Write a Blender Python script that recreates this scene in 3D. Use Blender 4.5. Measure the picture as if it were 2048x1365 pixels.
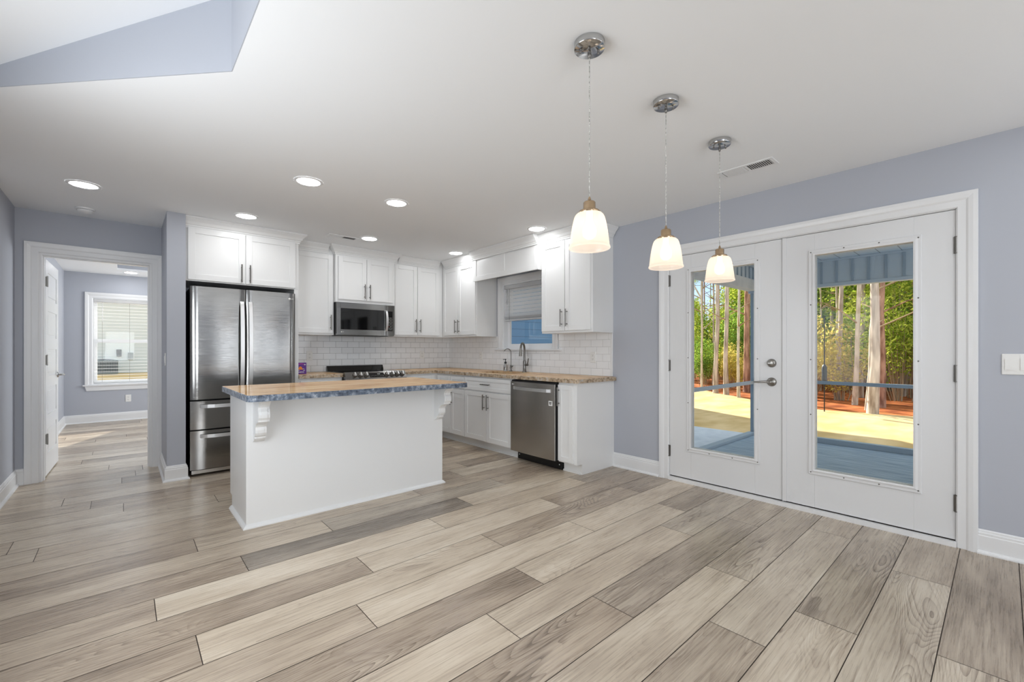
import bpy, bmesh, math, random
from mathutils import Vector, Matrix
R = math.radians
random.seed(7)
scene = bpy.context.scene
for o in list(bpy.data.objects):
    bpy.data.objects.remove(o)
COL = scene.collection

# ------------------------------------------------------------------ camera
CAM_H = 1.191
F_PX = 873.0
cd = bpy.data.cameras.new('camera')
cd.sensor_fit = 'HORIZONTAL'
cd.sensor_width = 36.0
cd.lens = F_PX / 2048 * 36.0
cd.shift_y = (699.7 - 682.5) / 2048
cd.clip_start = 0.05
cd.clip_end = 400
cam = bpy.data.objects.new('camera', cd)
COL.objects.link(cam)
cam.location = (0, 0, CAM_H)
cam.rotation_euler = (R(90), 0, R(-41.58))
scene.camera = cam

# ------------------------------------------------------------------ exposure
vs = scene.view_settings
vs.view_transform = 'Standard'
vs.look = 'None'
vs.exposure = 0.70
vs.gamma = 1.0
vs.use_curve_mapping = False
cy = scene.cycles
cy.use_denoising = True
cy.max_bounces = 9
cy.diffuse_bounces = 5
cy.glossy_bounces = 4
cy.transmission_bounces = 6
cy.transparent_max_bounces = 12
cy.sample_clamp_indirect = 6.0
cy.caustics_reflective = False
cy.caustics_refractive = False

# ------------------------------------------------------------------ sky
world = bpy.data.worlds.new('sky')
scene.world = world
world.use_nodes = True
wn, wl = world.node_tree.nodes, world.node_tree.links
wn.clear()
wo = wn.new('ShaderNodeOutputWorld')
wb = wn.new('ShaderNodeBackground')
wtc = wn.new('ShaderNodeTexCoord')
wnz = wn.new('ShaderNodeTexNoise')
wnz.inputs['Scale'].default_value = 3.0
wnz.inputs['Detail'].default_value = 6
wr = wn.new('ShaderNodeValToRGB')
wr.color_ramp.elements[0].position = 0.33
wr.color_ramp.elements[0].color = (0.36, 0.60, 0.98, 1)
wr.color_ramp.elements[1].position = 0.52
wr.color_ramp.elements[1].color = (0.92, 0.96, 1.0, 1)
wl.new(wtc.outputs['Generated'], wnz.inputs['Vector'])
wl.new(wnz.outputs['Fac'], wr.inputs['Fac'])
wl.new(wr.outputs['Color'], wb.inputs['Color'])
wb.inputs['Strength'].default_value = 0.88
wl.new(wb.outputs[0], wo.inputs['Surface'])

# ------------------------------------------------------------------ sun, window daylight and added fill
def add_light(name, kind, loc, rot, energy, color=(1, 1, 1), size=None, size_y=None, spread=None):
    l = bpy.data.lights.new(name, kind)
    l.energy = energy
    l.color = color
    if kind == 'AREA':
        l.shape = 'RECTANGLE'
        l.size = size
        l.size_y = size_y
        if spread: l.spread = spread
    o = bpy.data.objects.new(name, l)
    COL.objects.link(o)
    o.location = loc
    o.rotation_euler = rot
    return o
XL_ = -0.72
SUN_AZ = Vector((0.40, 0.917))
SUN_EL = R(27)
sd = Vector((SUN_AZ.x * math.cos(SUN_EL), SUN_AZ.y * math.cos(SUN_EL), math.sin(SUN_EL)))
s = add_light('sun', 'SUN', (20, 20, 20), (0, 0, 0), 7.8, (1.0, 0.93, 0.84))
s.rotation_euler = sd.to_track_quat('Z', 'Y').to_euler()
s.data.angle = R(0.6)
# area lamps added as daylight for the living room windows behind the photographer
DAY = (0.92, 0.965, 1.0)
add_light('daylight_fill', 'AREA', (-0.05, -3.86, 1.35), (R(137), 0, 0), 56, DAY, 1.05, 1.7)  # added wide lamp, tilted up to lift the ceiling brightness
add_light('daylight_fill', 'AREA', (2.20, -3.86, 1.35), (R(90), 0, 0), 5, DAY, 0.28, 1.7)
add_light('daylight_fill', 'AREA', (3.10, -3.86, 1.35), (R(90), 0, 0), 4, DAY, 0.22, 1.7)
add_light('daylight_fill', 'AREA', (3.70, -2.0, 1.35), (0, R(125), 0), 12, DAY, 1.4, 1.6)
add_light('living_room_fill', 'AREA', (2.1, -1.6, 2.425), (0, 0, 0), 14, (0.93, 0.965, 1.0), 2.8, 3.0)  # added soft fill over the living room, no fixture modelled
add_light('daylight_fill', 'AREA', (XL_ + 0.03, 1.9, 1.35), (0, R(-100), 0), 20, DAY, 1.3, 1.4)
add_light('daylight_fill', 'AREA', (3.16, 7.9, 1.4), (0, R(90), 0), 56, DAY, 1.4, 1.5)  # added to brighten the bedroom; the wall here has no window

# ------------------------------------------------------------------ materials
def new_mat(name):
    m = bpy.data.materials.new(name)
    m.use_nodes = True
    return m, m.node_tree.nodes, m.node_tree.links
def srgb(r, g, b):
    f = lambda c: (c / 255 / 12.92) if c / 255 <= 0.04045 else ((c / 255 + 0.055) / 1.055) ** 2.4
    return (f(r), f(g), f(b), 1)
def plain(name, col, rough=0.5, metal=0.0, spec=0.5, **kw):
    m, n, l = new_mat(name)
    b = n['Principled BSDF']
    b.inputs['Base Color'].default_value = col
    b.inputs['Roughness'].default_value = rough
    b.inputs['Metallic'].default_value = metal
    b.inputs['Specular IOR Level'].default_value = spec
    for k, v in kw.items():
        b.inputs[k].default_value = v
    return m
def noisy(name, c1, c2, scale=5.0, rough=0.6, stretch=(1, 1, 1), bump=0.0, detail=4, lo=0.35, hi=0.65, spec=0.5, coord='Object', metal=0):
    m, n, l = new_mat(name)
    b = n['Principled BSDF']
    tc = n.new('ShaderNodeTexCoord'); mp = n.new('ShaderNodeMapping'); nz = n.new('ShaderNodeTexNoise'); cr = n.new('ShaderNodeValToRGB')
    mp.inputs['Scale'].default_value = stretch
    nz.inputs['Scale'].default_value = scale
    nz.inputs['Detail'].default_value = detail
    cr.color_ramp.elements[0].position = lo; cr.color_ramp.elements[0].color = c1
    cr.color_ramp.elements[1].position = hi; cr.color_ramp.elements[1].color = c2
    l.new(tc.outputs[coord], mp.inputs['Vector']); l.new(mp.outputs[0], nz.inputs['Vector'])
    l.new(nz.outputs['Fac'], cr.inputs['Fac']); l.new(cr.outputs[0], b.inputs['Base Color'])
    b.inputs['Roughness'].default_value = rough
    b.inputs['Specular IOR Level'].default_value = spec
    b.inputs['Metallic'].default_value = metal
    if bump:
        bp = n.new('ShaderNodeBump'); bp.inputs['Strength'].default_value = bump; bp.inputs['Distance'].default_value = 0.02
        l.new(nz.outputs['Fac'], bp.inputs['Height']); l.new(bp.outputs[0], b.inputs['Normal'])
    return m
def emit(name, col, strength):
    m, n, l = new_mat(name)
    b = n['Principled BSDF']
    b.inputs['Base Color'].default_value = col
    b.inputs['Emission Color'].default_value = col
    b.inputs['Emission Strength'].default_value = strength
    return m

M = {}
M['wall'] = plain('wall_paint', srgb(178, 181, 189), 0.62, spec=0.3)
M['ceiling'] = plain('ceiling_paint', srgb(241, 242, 243), 0.8, spec=0.2)
M['vault'] = plain('vault_paint', srgb(241, 242, 243), 0.8, spec=0.2)
M['trim'] = plain('trim_paint', srgb(228, 228, 228), 0.32)
M['cab'] = plain('cabinet_paint', srgb(233, 233, 232), 0.30)
M['door'] = plain('door_paint', srgb(222, 222, 222), 0.38)
M['black'] = plain('black_plastic', srgb(18, 18, 19), 0.35)
M['dark'] = plain('dark_recess', srgb(10, 10, 10), 0.7)
M['plate'] = plain('outlet_plastic', srgb(232, 231, 228), 0.35)
M['nickel'] = plain('brushed_nickel', srgb(150, 147, 142), 0.28, 1.0)
M['nickel_dark'] = plain('satin_nickel', srgb(120, 117, 113), 0.3, 1.0)
M['chrome'] = plain('chrome', srgb(190, 190, 190), 0.12, 1.0)
M['bronze'] = plain('warm_nickel', srgb(190, 165, 135), 0.25, 1.0)
M['white_plastic'] = plain('white_plastic', srgb(235, 235, 235), 0.4)
def blind_mat():
    m, n, l = new_mat('blind_slat')
    b = n['Principled BSDF']; b.inputs['Base Color'].default_value = srgb(240, 240, 240); b.inputs['Roughness'].default_value = 0.45
    tr = n.new('ShaderNodeBsdfTranslucent'); tr.inputs['Color'].default_value = srgb(240, 242, 245)
    mx = n.new('ShaderNodeMixShader'); mx.inputs[0].default_value = 0.5
    l.new(b.outputs[0], mx.inputs[1]); l.new(tr.outputs[0], mx.inputs[2]); l.new(mx.outputs[0], n['Material Output'].inputs[0])
    return m
M['blind'] = blind_mat()
M['vinyl'] = plain('vinyl_window_frame', srgb(236, 237, 238), 0.35)
M['lens'] = emit('lit_lens', (0.97, 0.985, 1.0, 1), 32.0)
M['bulb'] = emit('lit_bulb', (1.0, 0.88, 0.72, 1), 2.6)
M['cord'] = noisy('braided_cord', srgb(120, 118, 112), srgb(225, 223, 218), 260, 0.5)
M['purple'] = plain('purple_card', srgb(92, 38, 140), 0.4)
M['orange'] = plain('orange_print', srgb(240, 140, 40), 0.45)
M['label'] = plain('white_print', srgb(235, 235, 240), 0.5)
M['pink'] = plain('pink_print', srgb(190, 70, 160), 0.45)
M['clear'] = plain('clear_bottle', srgb(225, 228, 230), 0.1, **{'Transmission Weight': 0.8})
M['display_glyph'] = emit('display_glyph', (0.9, 0.92, 1.0, 1), 0.8)
M['key'] = plain('keypad_print', srgb(215, 215, 210), 0.5)
M['key_red'] = plain('keypad_print_red', srgb(200, 70, 50), 0.5)

def steel(name, col, rough, aniso, rot=0.0):
    m, n, l = new_mat(name)
    b = n['Principled BSDF']
    b.inputs['Base Color'].default_value = col
    b.inputs['Metallic'].default_value = 1.0
    b.inputs['Roughness'].default_value = rough
    tc = n.new('ShaderNodeTexCoord'); mp = n.new('ShaderNodeMapping'); nz = n.new('ShaderNodeTexNoise'); bp = n.new('ShaderNodeBump')
    mp.inputs['Scale'].default_value = (2, 2, 500)
    nz.inputs['Scale'].default_value = 1.5
    bp.inputs['Strength'].default_value = aniso
    bp.inputs['Distance'].default_value = 0.001
    l.new(tc.outputs['Object'], mp.inputs['Vector']); l.new(mp.outputs[0], nz.inputs['Vector'])
    l.new(nz.outputs['Fac'], bp.inputs['Height']); l.new(bp.outputs[0], b.inputs['Normal'])
    return m
M['steel'] = steel('stainless_steel', srgb(150, 149, 147), 0.11, 0.12)
M['steel_dark'] = steel('dark_stainless_steel', srgb(190, 187, 183), 0.26, 0.2)
M['steel_sink'] = plain('sink_steel', srgb(150, 140, 128), 0.3, 1.0)
M['handle_steel'] = plain('polished_handle', srgb(225, 225, 225), 0.38, 1.0)
M['blackglass'] = plain('black_glass', srgb(12, 12, 13), 0.05)

def glass_mat(name, tint=(1, 1, 1, 1), ior=1.45):
    m, n, l = new_mat(name)
    n.clear()
    o = n.new('ShaderNodeOutputMaterial'); mx = n.new('ShaderNodeMixShader'); t = n.new('ShaderNodeBsdfTransparent'); g = n.new('ShaderNodeBsdfGlossy'); f = n.new('ShaderNodeFresnel')
    f.inputs['IOR'].default_value = ior
    t.inputs['Color'].default_value = tint
    g.inputs['Roughness'].default_value = 0.0
    l.new(f.outputs[0], mx.inputs[0]); l.new(t.outputs[0], mx.inputs[1]); l.new(g.outputs[0], mx.inputs[2]); l.new(mx.outputs[0], o.inputs[0])
    return m
M['glass'] = glass_mat('window_glass', (0.97, 0.985, 0.98, 1), 1.2)

def shade_mat():
    m, n, l = new_mat('ribbed_frosted_glass')
    n.clear()
    o = n.new('ShaderNodeOutputMaterial')
    tr = n.new('ShaderNodeBsdfTranslucent'); df = n.new('ShaderNodeBsdfDiffuse'); gl = n.new('ShaderNodeBsdfGlossy'); tp = n.new('ShaderNodeBsdfTransparent')
    em = n.new('ShaderNodeEmission')
    tr.inputs['Color'].default_value = (1, 0.90, 0.80, 1); df.inputs['Color'].default_value = (0.76, 0.67, 0.59, 1)
    gl.inputs['Roughness'].default_value = 0.2
    tp.inputs['Color'].default_value = (1, 0.92, 0.84, 1)
    em.inputs['Color'].default_value = (1, 0.84, 0.68, 1); em.inputs['Strength'].default_value = 0.17
    m1 = n.new('ShaderNodeMixShader'); m1.inputs[0].default_value = 0.5
    m2 = n.new('ShaderNodeMixShader'); m2.inputs[0].default_value = 0.06
    m3 = n.new('ShaderNodeMixShader'); m3.inputs[0].default_value = 0.22
    ad = n.new('ShaderNodeAddShader')
    l.new(tr.outputs[0], m1.inputs[1]); l.new(df.outputs[0], m1.inputs[2])
    l.new(m1.outputs[0], m2.inputs[1]); l.new(gl.outputs[0], m2.inputs[2])
    l.new(m2.outputs[0], m3.inputs[1]); l.new(tp.outputs[0], m3.inputs[2])
    l.new(m3.outputs[0], ad.inputs[0]); l.new(em.outputs[0], ad.inputs[1])
    l.new(ad.outputs[0], o.inputs[0])
    return m
M['shade'] = shade_mat()

def floor_mat():
    m, n, l = new_mat('wood_look_plank')
    b = n['Principled BSDF']
    uv = n.new('ShaderNodeUVMap'); uv.uv_map = 'plank'
    at = n.new('ShaderNodeAttribute'); at.attribute_name = 'tone'
    sep = n.new('ShaderNodeSeparateColor'); l.new(at.outputs['Color'], sep.inputs[0])
    def mapping(sx, sy):
        mp = n.new('ShaderNodeMapping'); mp.inputs['Scale'].default_value = (sx, sy, 1); l.new(uv.outputs[0], mp.inputs[0]); return mp
    def math_(op, a, bb, clamp=False):
        k = n.new('ShaderNodeMath'); k.operation = op; k.use_clamp = clamp
        for i, v in enumerate((a, bb)):
            if hasattr(v, 'links') or isinstance(v, bpy.types.NodeSocket): l.new(v, k.inputs[i])
            else: k.inputs[i].default_value = v
        return k.outputs[0]
    # broad colour drift, long along the board
    n1 = n.new('ShaderNodeTexNoise'); n1.inputs['Scale'].default_value = 1.0; n1.inputs['Detail'].default_value = 5; n1.inputs['Roughness'].default_value = 0.6
    l.new(mapping(1.6, 7.0).outputs[0], n1.inputs['Vector'])
    # growth ring lines: contours of a stretched noise field
    n2 = n.new('ShaderNodeTexNoise'); n2.inputs['Scale'].default_value = 1.0; n2.inputs['Detail'].default_value = 1.2; n2.inputs['Roughness'].default_value = 0.4; n2.inputs['Distortion'].default_value = 0.3
    l.new(mapping(0.9, 6.0).outputs[0], n2.inputs['Vector'])
    ring = math_('MULTIPLY', n2.outputs['Fac'], 34.0)
    ring = math_('FRACT', ring, 0)
    ring = math_('POWER', ring, 3.0)
    # where the rings show strongly
    n3 = n.new('ShaderNodeTexNoise'); n3.inputs['Scale'].default_value = 1.0; n3.inputs['Detail'].default_value = 2
    l.new(mapping(1.2, 5.0).outputs[0], n3.inputs['Vector'])
    rmask = n.new('ShaderNodeMapRange'); rmask.inputs['From Min'].default_value = 0.42; rmask.inputs['From Max'].default_value = 0.62
    l.new(n3.outputs['Fac'], rmask.inputs['Value'])
    ringm = math_('MULTIPLY', ring, rmask.outputs[0])
    ringm = math_('MULTIPLY', ringm, sep.outputs['Green'])
    # fine streaks
    n4 = n.new('ShaderNodeTexNoise'); n4.inputs['Scale'].default_value = 1.0; n4.inputs['Detail'].default_value = 4; n4.inputs['Roughness'].default_value = 0.7
    l.new(mapping(3.0, 110.0).outputs[0], n4.inputs['Vector'])
    # knots
    vo = n.new('ShaderNodeTexVoronoi'); vo.inputs['Scale'].default_value = 1.0
    l.new(mapping(1.9, 5.2).outputs[0], vo.inputs['Vector'])
    kn = n.new('ShaderNodeMapRange'); kn.inputs['From Min'].default_value = 0.02; kn.inputs['From Max'].default_value = 0.075; kn.inputs['To Min'].default_value = 1.0; kn.inputs['To Max'].default_value = 0.0
    l.new(vo.outputs['Distance'], kn.inputs['Value'])
    t = math_('ADD', sep.outputs['Red'], math_('MULTIPLY', math_('SUBTRACT', n1.outputs['Fac'], 0.5), 1.0))
    t = math_('ADD', t, math_('MULTIPLY', math_('SUBTRACT', n4.outputs['Fac'], 0.5), 1.0))
    t = math_('SUBTRACT', t, math_('MULTIPLY', ringm, 0.5))
    t = math_('SUBTRACT', t, math_('MULTIPLY', kn.outputs[0], 0.28), True)
    cr = n.new('ShaderNodeValToRGB')
    e = cr.color_ramp.elements
    e[0].position = 0.0; e[0].color = srgb(116, 101, 86)
    e[1].position = 1.0; e[1].color = srgb(222, 209, 190)
    k = e.new(0.35); k.color = srgb(164, 147, 129)
    k = e.new(0.68); k.color = srgb(200, 184, 163)
    l.new(t, cr.inputs['Fac'])
    # warm or cool cast per board
    mx = n.new('ShaderNodeMix'); mx.data_type = 'RGBA'; mx.blend_type = 'MULTIPLY'
    mx.inputs['B'].default_value = (0.86, 0.93, 1.0, 1)
    l.new(sep.outputs['Blue'], mx.inputs['Factor']); l.new(cr.outputs[0], mx.inputs['A'])
    l.new(mx.outputs['Result'], b.inputs['Base Color'])
    rr = n.new('ShaderNodeMapRange'); rr.inputs['To Min'].default_value = 0.22; rr.inputs['To Max'].default_value = 0.34
    l.new(n4.outputs['Fac'], rr.inputs['Value']); l.new(rr.outputs[0], b.inputs['Roughness'])
    bp = n.new('ShaderNodeBump'); bp.inputs['Strength'].default_value = 0.25; bp.inputs['Distance'].default_value = 0.002
    l.new(t, bp.inputs['Height']); l.new(bp.outputs[0], b.inputs['Normal'])
    return m
M['floor'] = floor_mat()
M['grout'] = plain('dark_plank_joint', srgb(70, 60, 52), 0.8)

def tile_mat(name, axis, off, grout):
    m, n, l = new_mat(name)
    b = n['Principled BSDF']
    tc = n.new('ShaderNodeTexCoord'); sp = n.new('ShaderNodeSeparateXYZ'); cb = n.new('ShaderNodeCombineXYZ'); mp = n.new('ShaderNodeMapping'); br = n.new('ShaderNodeTexBrick')
    l.new(tc.outputs['Object'], sp.inputs[0]); l.new(sp.outputs[axis], cb.inputs[0]); l.new(sp.outputs['Z'], cb.inputs[1])
    mp.inputs['Location'].default_value = (off, 0, 0)
    l.new(cb.outputs[0], mp.inputs[0]); l.new(mp.outputs[0], br.inputs['Vector'])
    br.inputs['Color1'].default_value = srgb(238, 238, 238); br.inputs['Color2'].default_value = srgb(243, 243, 243)
    br.inputs['Mortar'].default_value = grout
    br.inputs['Scale'].default_value = 1.0
    br.inputs['Brick Width'].default_value = 0.152; br.inputs['Row Height'].default_value = 0.0762
    br.inputs['Mortar Size'].default_value = 0.0017; br.inputs['Mortar Smooth'].default_value = 0.3
    l.new(br.outputs['Color'], b.inputs['Base Color'])
    b.inputs['Roughness'].default_value = 0.07
    iv = n.new('ShaderNodeMath'); iv.operation = 'SUBTRACT'; iv.inputs[0].default_value = 1.0
    l.new(br.outputs['Fac'], iv.inputs[1])
    nz = n.new('ShaderNodeTexNoise'); nz.inputs['Scale'].default_value = 14; l.new(tc.outputs['Object'], nz.inputs['Vector'])
    ad = n.new('ShaderNodeMath'); ad.operation = 'MULTIPLY_ADD'; ad.inputs[1].default_value = 0.35
    l.new(nz.outputs['Fac'], ad.inputs[0]); l.new(iv.outputs[0], ad.inputs[2])
    bp = n.new('ShaderNodeBump'); bp.inputs['Strength'].default_value = 0.4; bp.inputs['Distance'].default_value = 0.0025
    l.new(ad.outputs[0], bp.inputs['Height']); l.new(bp.outputs[0], b.inputs['Normal'])
    return m
M['tile_back'] = tile_mat('white_subway_tile', 'X', 0.03, srgb(150, 148, 145))
M['tile_right'] = tile_mat('white_subway_tile_side', 'Y', 0.02, srgb(190, 189, 187))

def granite(name, along, edge):
    m, n, l = new_mat(name)
    b = n['Principled BSDF']
    tc = n.new('ShaderNodeTexCoord'); mp = n.new('ShaderNodeMapping')
    l.new(tc.outputs['Object'], mp.inputs[0])
    if edge:
        vo = n.new('ShaderNodeTexVoronoi'); vo.inputs['Scale'].default_value = 45
        nz = n.new('ShaderNodeTexNoise'); nz.inputs['Scale'].default_value = 26; nz.inputs['Detail'].default_value = 5; nz.inputs['Roughness'].default_value = 0.7
        l.new(mp.outputs[0], nz.inputs['Vector']); l.new(mp.outputs[0], vo.inputs['Vector'])
        cr = n.new('ShaderNodeValToRGB'); e = cr.color_ramp.elements
        e[0].position = 0.34; e[0].color = srgb(50, 60, 76) if edge == 'blue' else srgb(110, 92, 76)
        e[1].position = 0.76; e[1].color = srgb(196, 200, 206)
        k = e.new(0.52); k.color = srgb(100, 112, 128) if edge == 'blue' else srgb(190, 168, 140)
        l.new(nz.outputs['Fac'], cr.inputs['Fac'])
        l.new(cr.outputs[0], b.inputs['Base Color'])
        bp = n.new('ShaderNodeBump'); bp.inputs['Strength'].default_value = 0.5; bp.inputs['Distance'].default_value = 0.006
        l.new(vo.outputs['Distance'], bp.inputs['Height']); l.new(bp.outputs[0], b.inputs['Normal'])
        b.inputs['Roughness'].default_value = 0.25
        return m
    mp.inputs['Scale'].default_value = (0.8, 9, 1) if along == 'x' else (9, 0.8, 1)
    nz = n.new('ShaderNodeTexNoise'); nz.inputs['Scale'].default_value = 3.2; nz.inputs['Detail'].default_value = 9; nz.inputs['Roughness'].default_value = 0.65; nz.inputs['Distortion'].default_value = 0.5
    l.new(mp.outputs[0], nz.inputs['Vector'])
    cr = n.new('ShaderNodeValToRGB'); e = cr.color_ramp.elements
    e[0].position = 0.33; e[0].color = srgb(140, 96, 60)
    e[1].position = 0.66; e[1].color = srgb(240, 218, 182)
    k = e.new(0.42); k.color = srgb(204, 160, 116)
    k = e.new(0.54); k.color = srgb(228, 192, 148)
    l.new(nz.outputs['Fac'], cr.inputs['Fac'])
    l.new(cr.outputs[0], b.inputs['Base Color'])
    n.remove(b)
    df = n.new('ShaderNodeBsdfDiffuse'); gl = n.new('ShaderNodeBsdfGlossy'); mx = n.new('ShaderNodeMixShader')
    gl.inputs['Roughness'].default_value = 0.03; gl.inputs['Color'].default_value = (0.95, 0.92, 0.88, 1); mx.inputs[0].default_value = 0.34
    l.new(cr.outputs[0], df.inputs['Color']); l.new(df.outputs[0], mx.inputs[1]); l.new(gl.outputs[0], mx.inputs[2]); l.new(mx.outputs[0], n['Material Output'].inputs[0])
    return m
M['granite_x'] = granite('striped_granite', 'x', None)
M['granite_y'] = granite('striped_granite_side', 'y', None)
M['granite_blue'] = granite('granite_edge_blue', 'x', 'blue')
M['granite_tan'] = granite('granite_edge_tan', 'x', 'tan')

def siding_mat(name, c, line, pitch, axis='Z', bump=0.6):
    m, n, l = new_mat(name)
    b = n['Principled BSDF']
    tc = n.new('ShaderNodeTexCoord'); sp = n.new('ShaderNodeSeparateXYZ')
    l.new(tc.outputs['Object'], sp.inputs[0])
    k = n.new('ShaderNodeMath'); k.operation = 'DIVIDE'; k.inputs[1].default_value = pitch
    l.new(sp.outputs[axis], k.inputs[0])
    f = n.new('ShaderNodeMath'); f.operation = 'FRACT'; l.new(k.outputs[0], f.inputs[0])
    cr = n.new('ShaderNodeValToRGB'); e = cr.color_ramp.elements
    e[0].position = 0.0; e[0].color = line; e[1].position = 0.06; e[1].color = c
    cr.color_ramp.interpolation = 'LINEAR'
    l.new(f.outputs[0], cr.inputs['Fac']); l.new(cr.outputs[0], b.inputs['Base Color'])
    bp = n.new('ShaderNodeBump'); bp.inputs['Strength'].default_value = bump; bp.inputs['Distance'].default_value = 0.012
    l.new(f.outputs[0], bp.inputs['Height']); l.new(bp.outputs[0], b.inputs['Normal'])
    b.inputs['Roughness'].default_value = 0.6
    return m
M['siding_blue'] = siding_mat('blue_lap_siding', srgb(96, 138, 176), srgb(40, 60, 80), 0.18)
M['siding_white'] = siding_mat('pale_lap_siding', srgb(226, 232, 232), srgb(190, 198, 200), 0.2)
M['porch_ceiling'] = siding_mat('porch_ceiling_board', srgb(206, 214, 222), srgb(60, 66, 74), 0.2, 'Y')
M['batten'] = plain('porch_panel_paint', srgb(196, 206, 214), 0.6)
M['screen_frame'] = plain('porch_frame_paint', srgb(156, 170, 182), 0.55)
M['porch_floor'] = noisy('grey_blue_porch_floor', srgb(120, 140, 158), srgb(170, 186, 198), 3.0, 0.6, (14, 1, 1), 0.1, 6)
M['concrete'] = noisy('patio_concrete', srgb(196, 202, 208), srgb(212, 216, 220), 6, 0.7)
M['lawn'] = noisy('dormant_lawn', srgb(198, 166, 112), srgb(224, 194, 144), 1.2, 0.95, (1, 2, 1), 0.3, 10, spec=0.1)
M['straw'] = noisy('pine_straw', srgb(128, 66, 34), srgb(196, 116, 66), 2.5, 0.95, (1, 1, 1), 0.5, 10, spec=0.1)
M['bark'] = noisy('grey_bark', srgb(150, 134, 120), srgb(222, 208, 194), 9, 0.9, (1, 1, 0.18), 0.6, 6, spec=0.1)
M['bark_red'] = noisy('reddish_pine_bark', srgb(120, 88, 72), srgb(200, 162, 140), 8, 0.9, (1, 1, 0.25), 0.6, 6, spec=0.1)
M['bark_pale'] = noisy('pale_smooth_bark', srgb(176, 162, 140), srgb(226, 216, 198), 8, 0.9, (1, 1, 0.3), 0.3, 6, spec=0.1)
def leaf_mat(name, c1, c2):
    m, n, l = new_mat(name)
    n.clear()
    o = n.new('ShaderNodeOutputMaterial'); tr = n.new('ShaderNodeBsdfTranslucent'); df = n.new('ShaderNodeBsdfDiffuse'); mx = n.new('ShaderNodeMixShader')
    g = n.new('ShaderNodeNewGeometry'); cr = n.new('ShaderNodeValToRGB')
    cr.color_ramp.elements[0].color = c1; cr.color_ramp.elements[1].color = c2
    l.new(g.outputs['Random Per Island'], cr.inputs['Fac'])
    l.new(cr.outputs[0], tr.inputs['Color']); l.new(cr.outputs[0], df.inputs['Color'])
    mx.inputs[0].default_value = 0.5
    l.new(df.outputs[0], mx.inputs[1]); l.new(tr.outputs[0], mx.inputs[2]); l.new(mx.outputs[0], o.inputs[0])
    return m
M['leaf'] = leaf_mat('bright_leaf', srgb(120, 150, 44), srgb(214, 222, 100))
M['leaf_deep'] = leaf_mat('deep_leaf', srgb(84, 124, 48), srgb(160, 188, 84))
M['leaf_gold'] = leaf_mat('yellowing_leaf', srgb(176, 160, 70), srgb(232, 214, 120))
M['needle'] = leaf_mat('pine_needle', srgb(46, 72, 44), srgb(84, 116, 66))
M['twig'] = plain('bare_twig', srgb(170, 150, 122), 0.9, spec=0.1)
M['roof'] = noisy('roof_shingle', srgb(70, 72, 76), srgb(96, 98, 102), 20, 0.9)
M['ac'] = plain('ac_casing', srgb(150, 158, 160), 0.5)
M['screw'] = plain('screw_head', srgb(120, 118, 114), 0.4, 0.8)
M['rubber'] = plain('door_sweep', srgb(40, 34, 32), 0.8)

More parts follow.
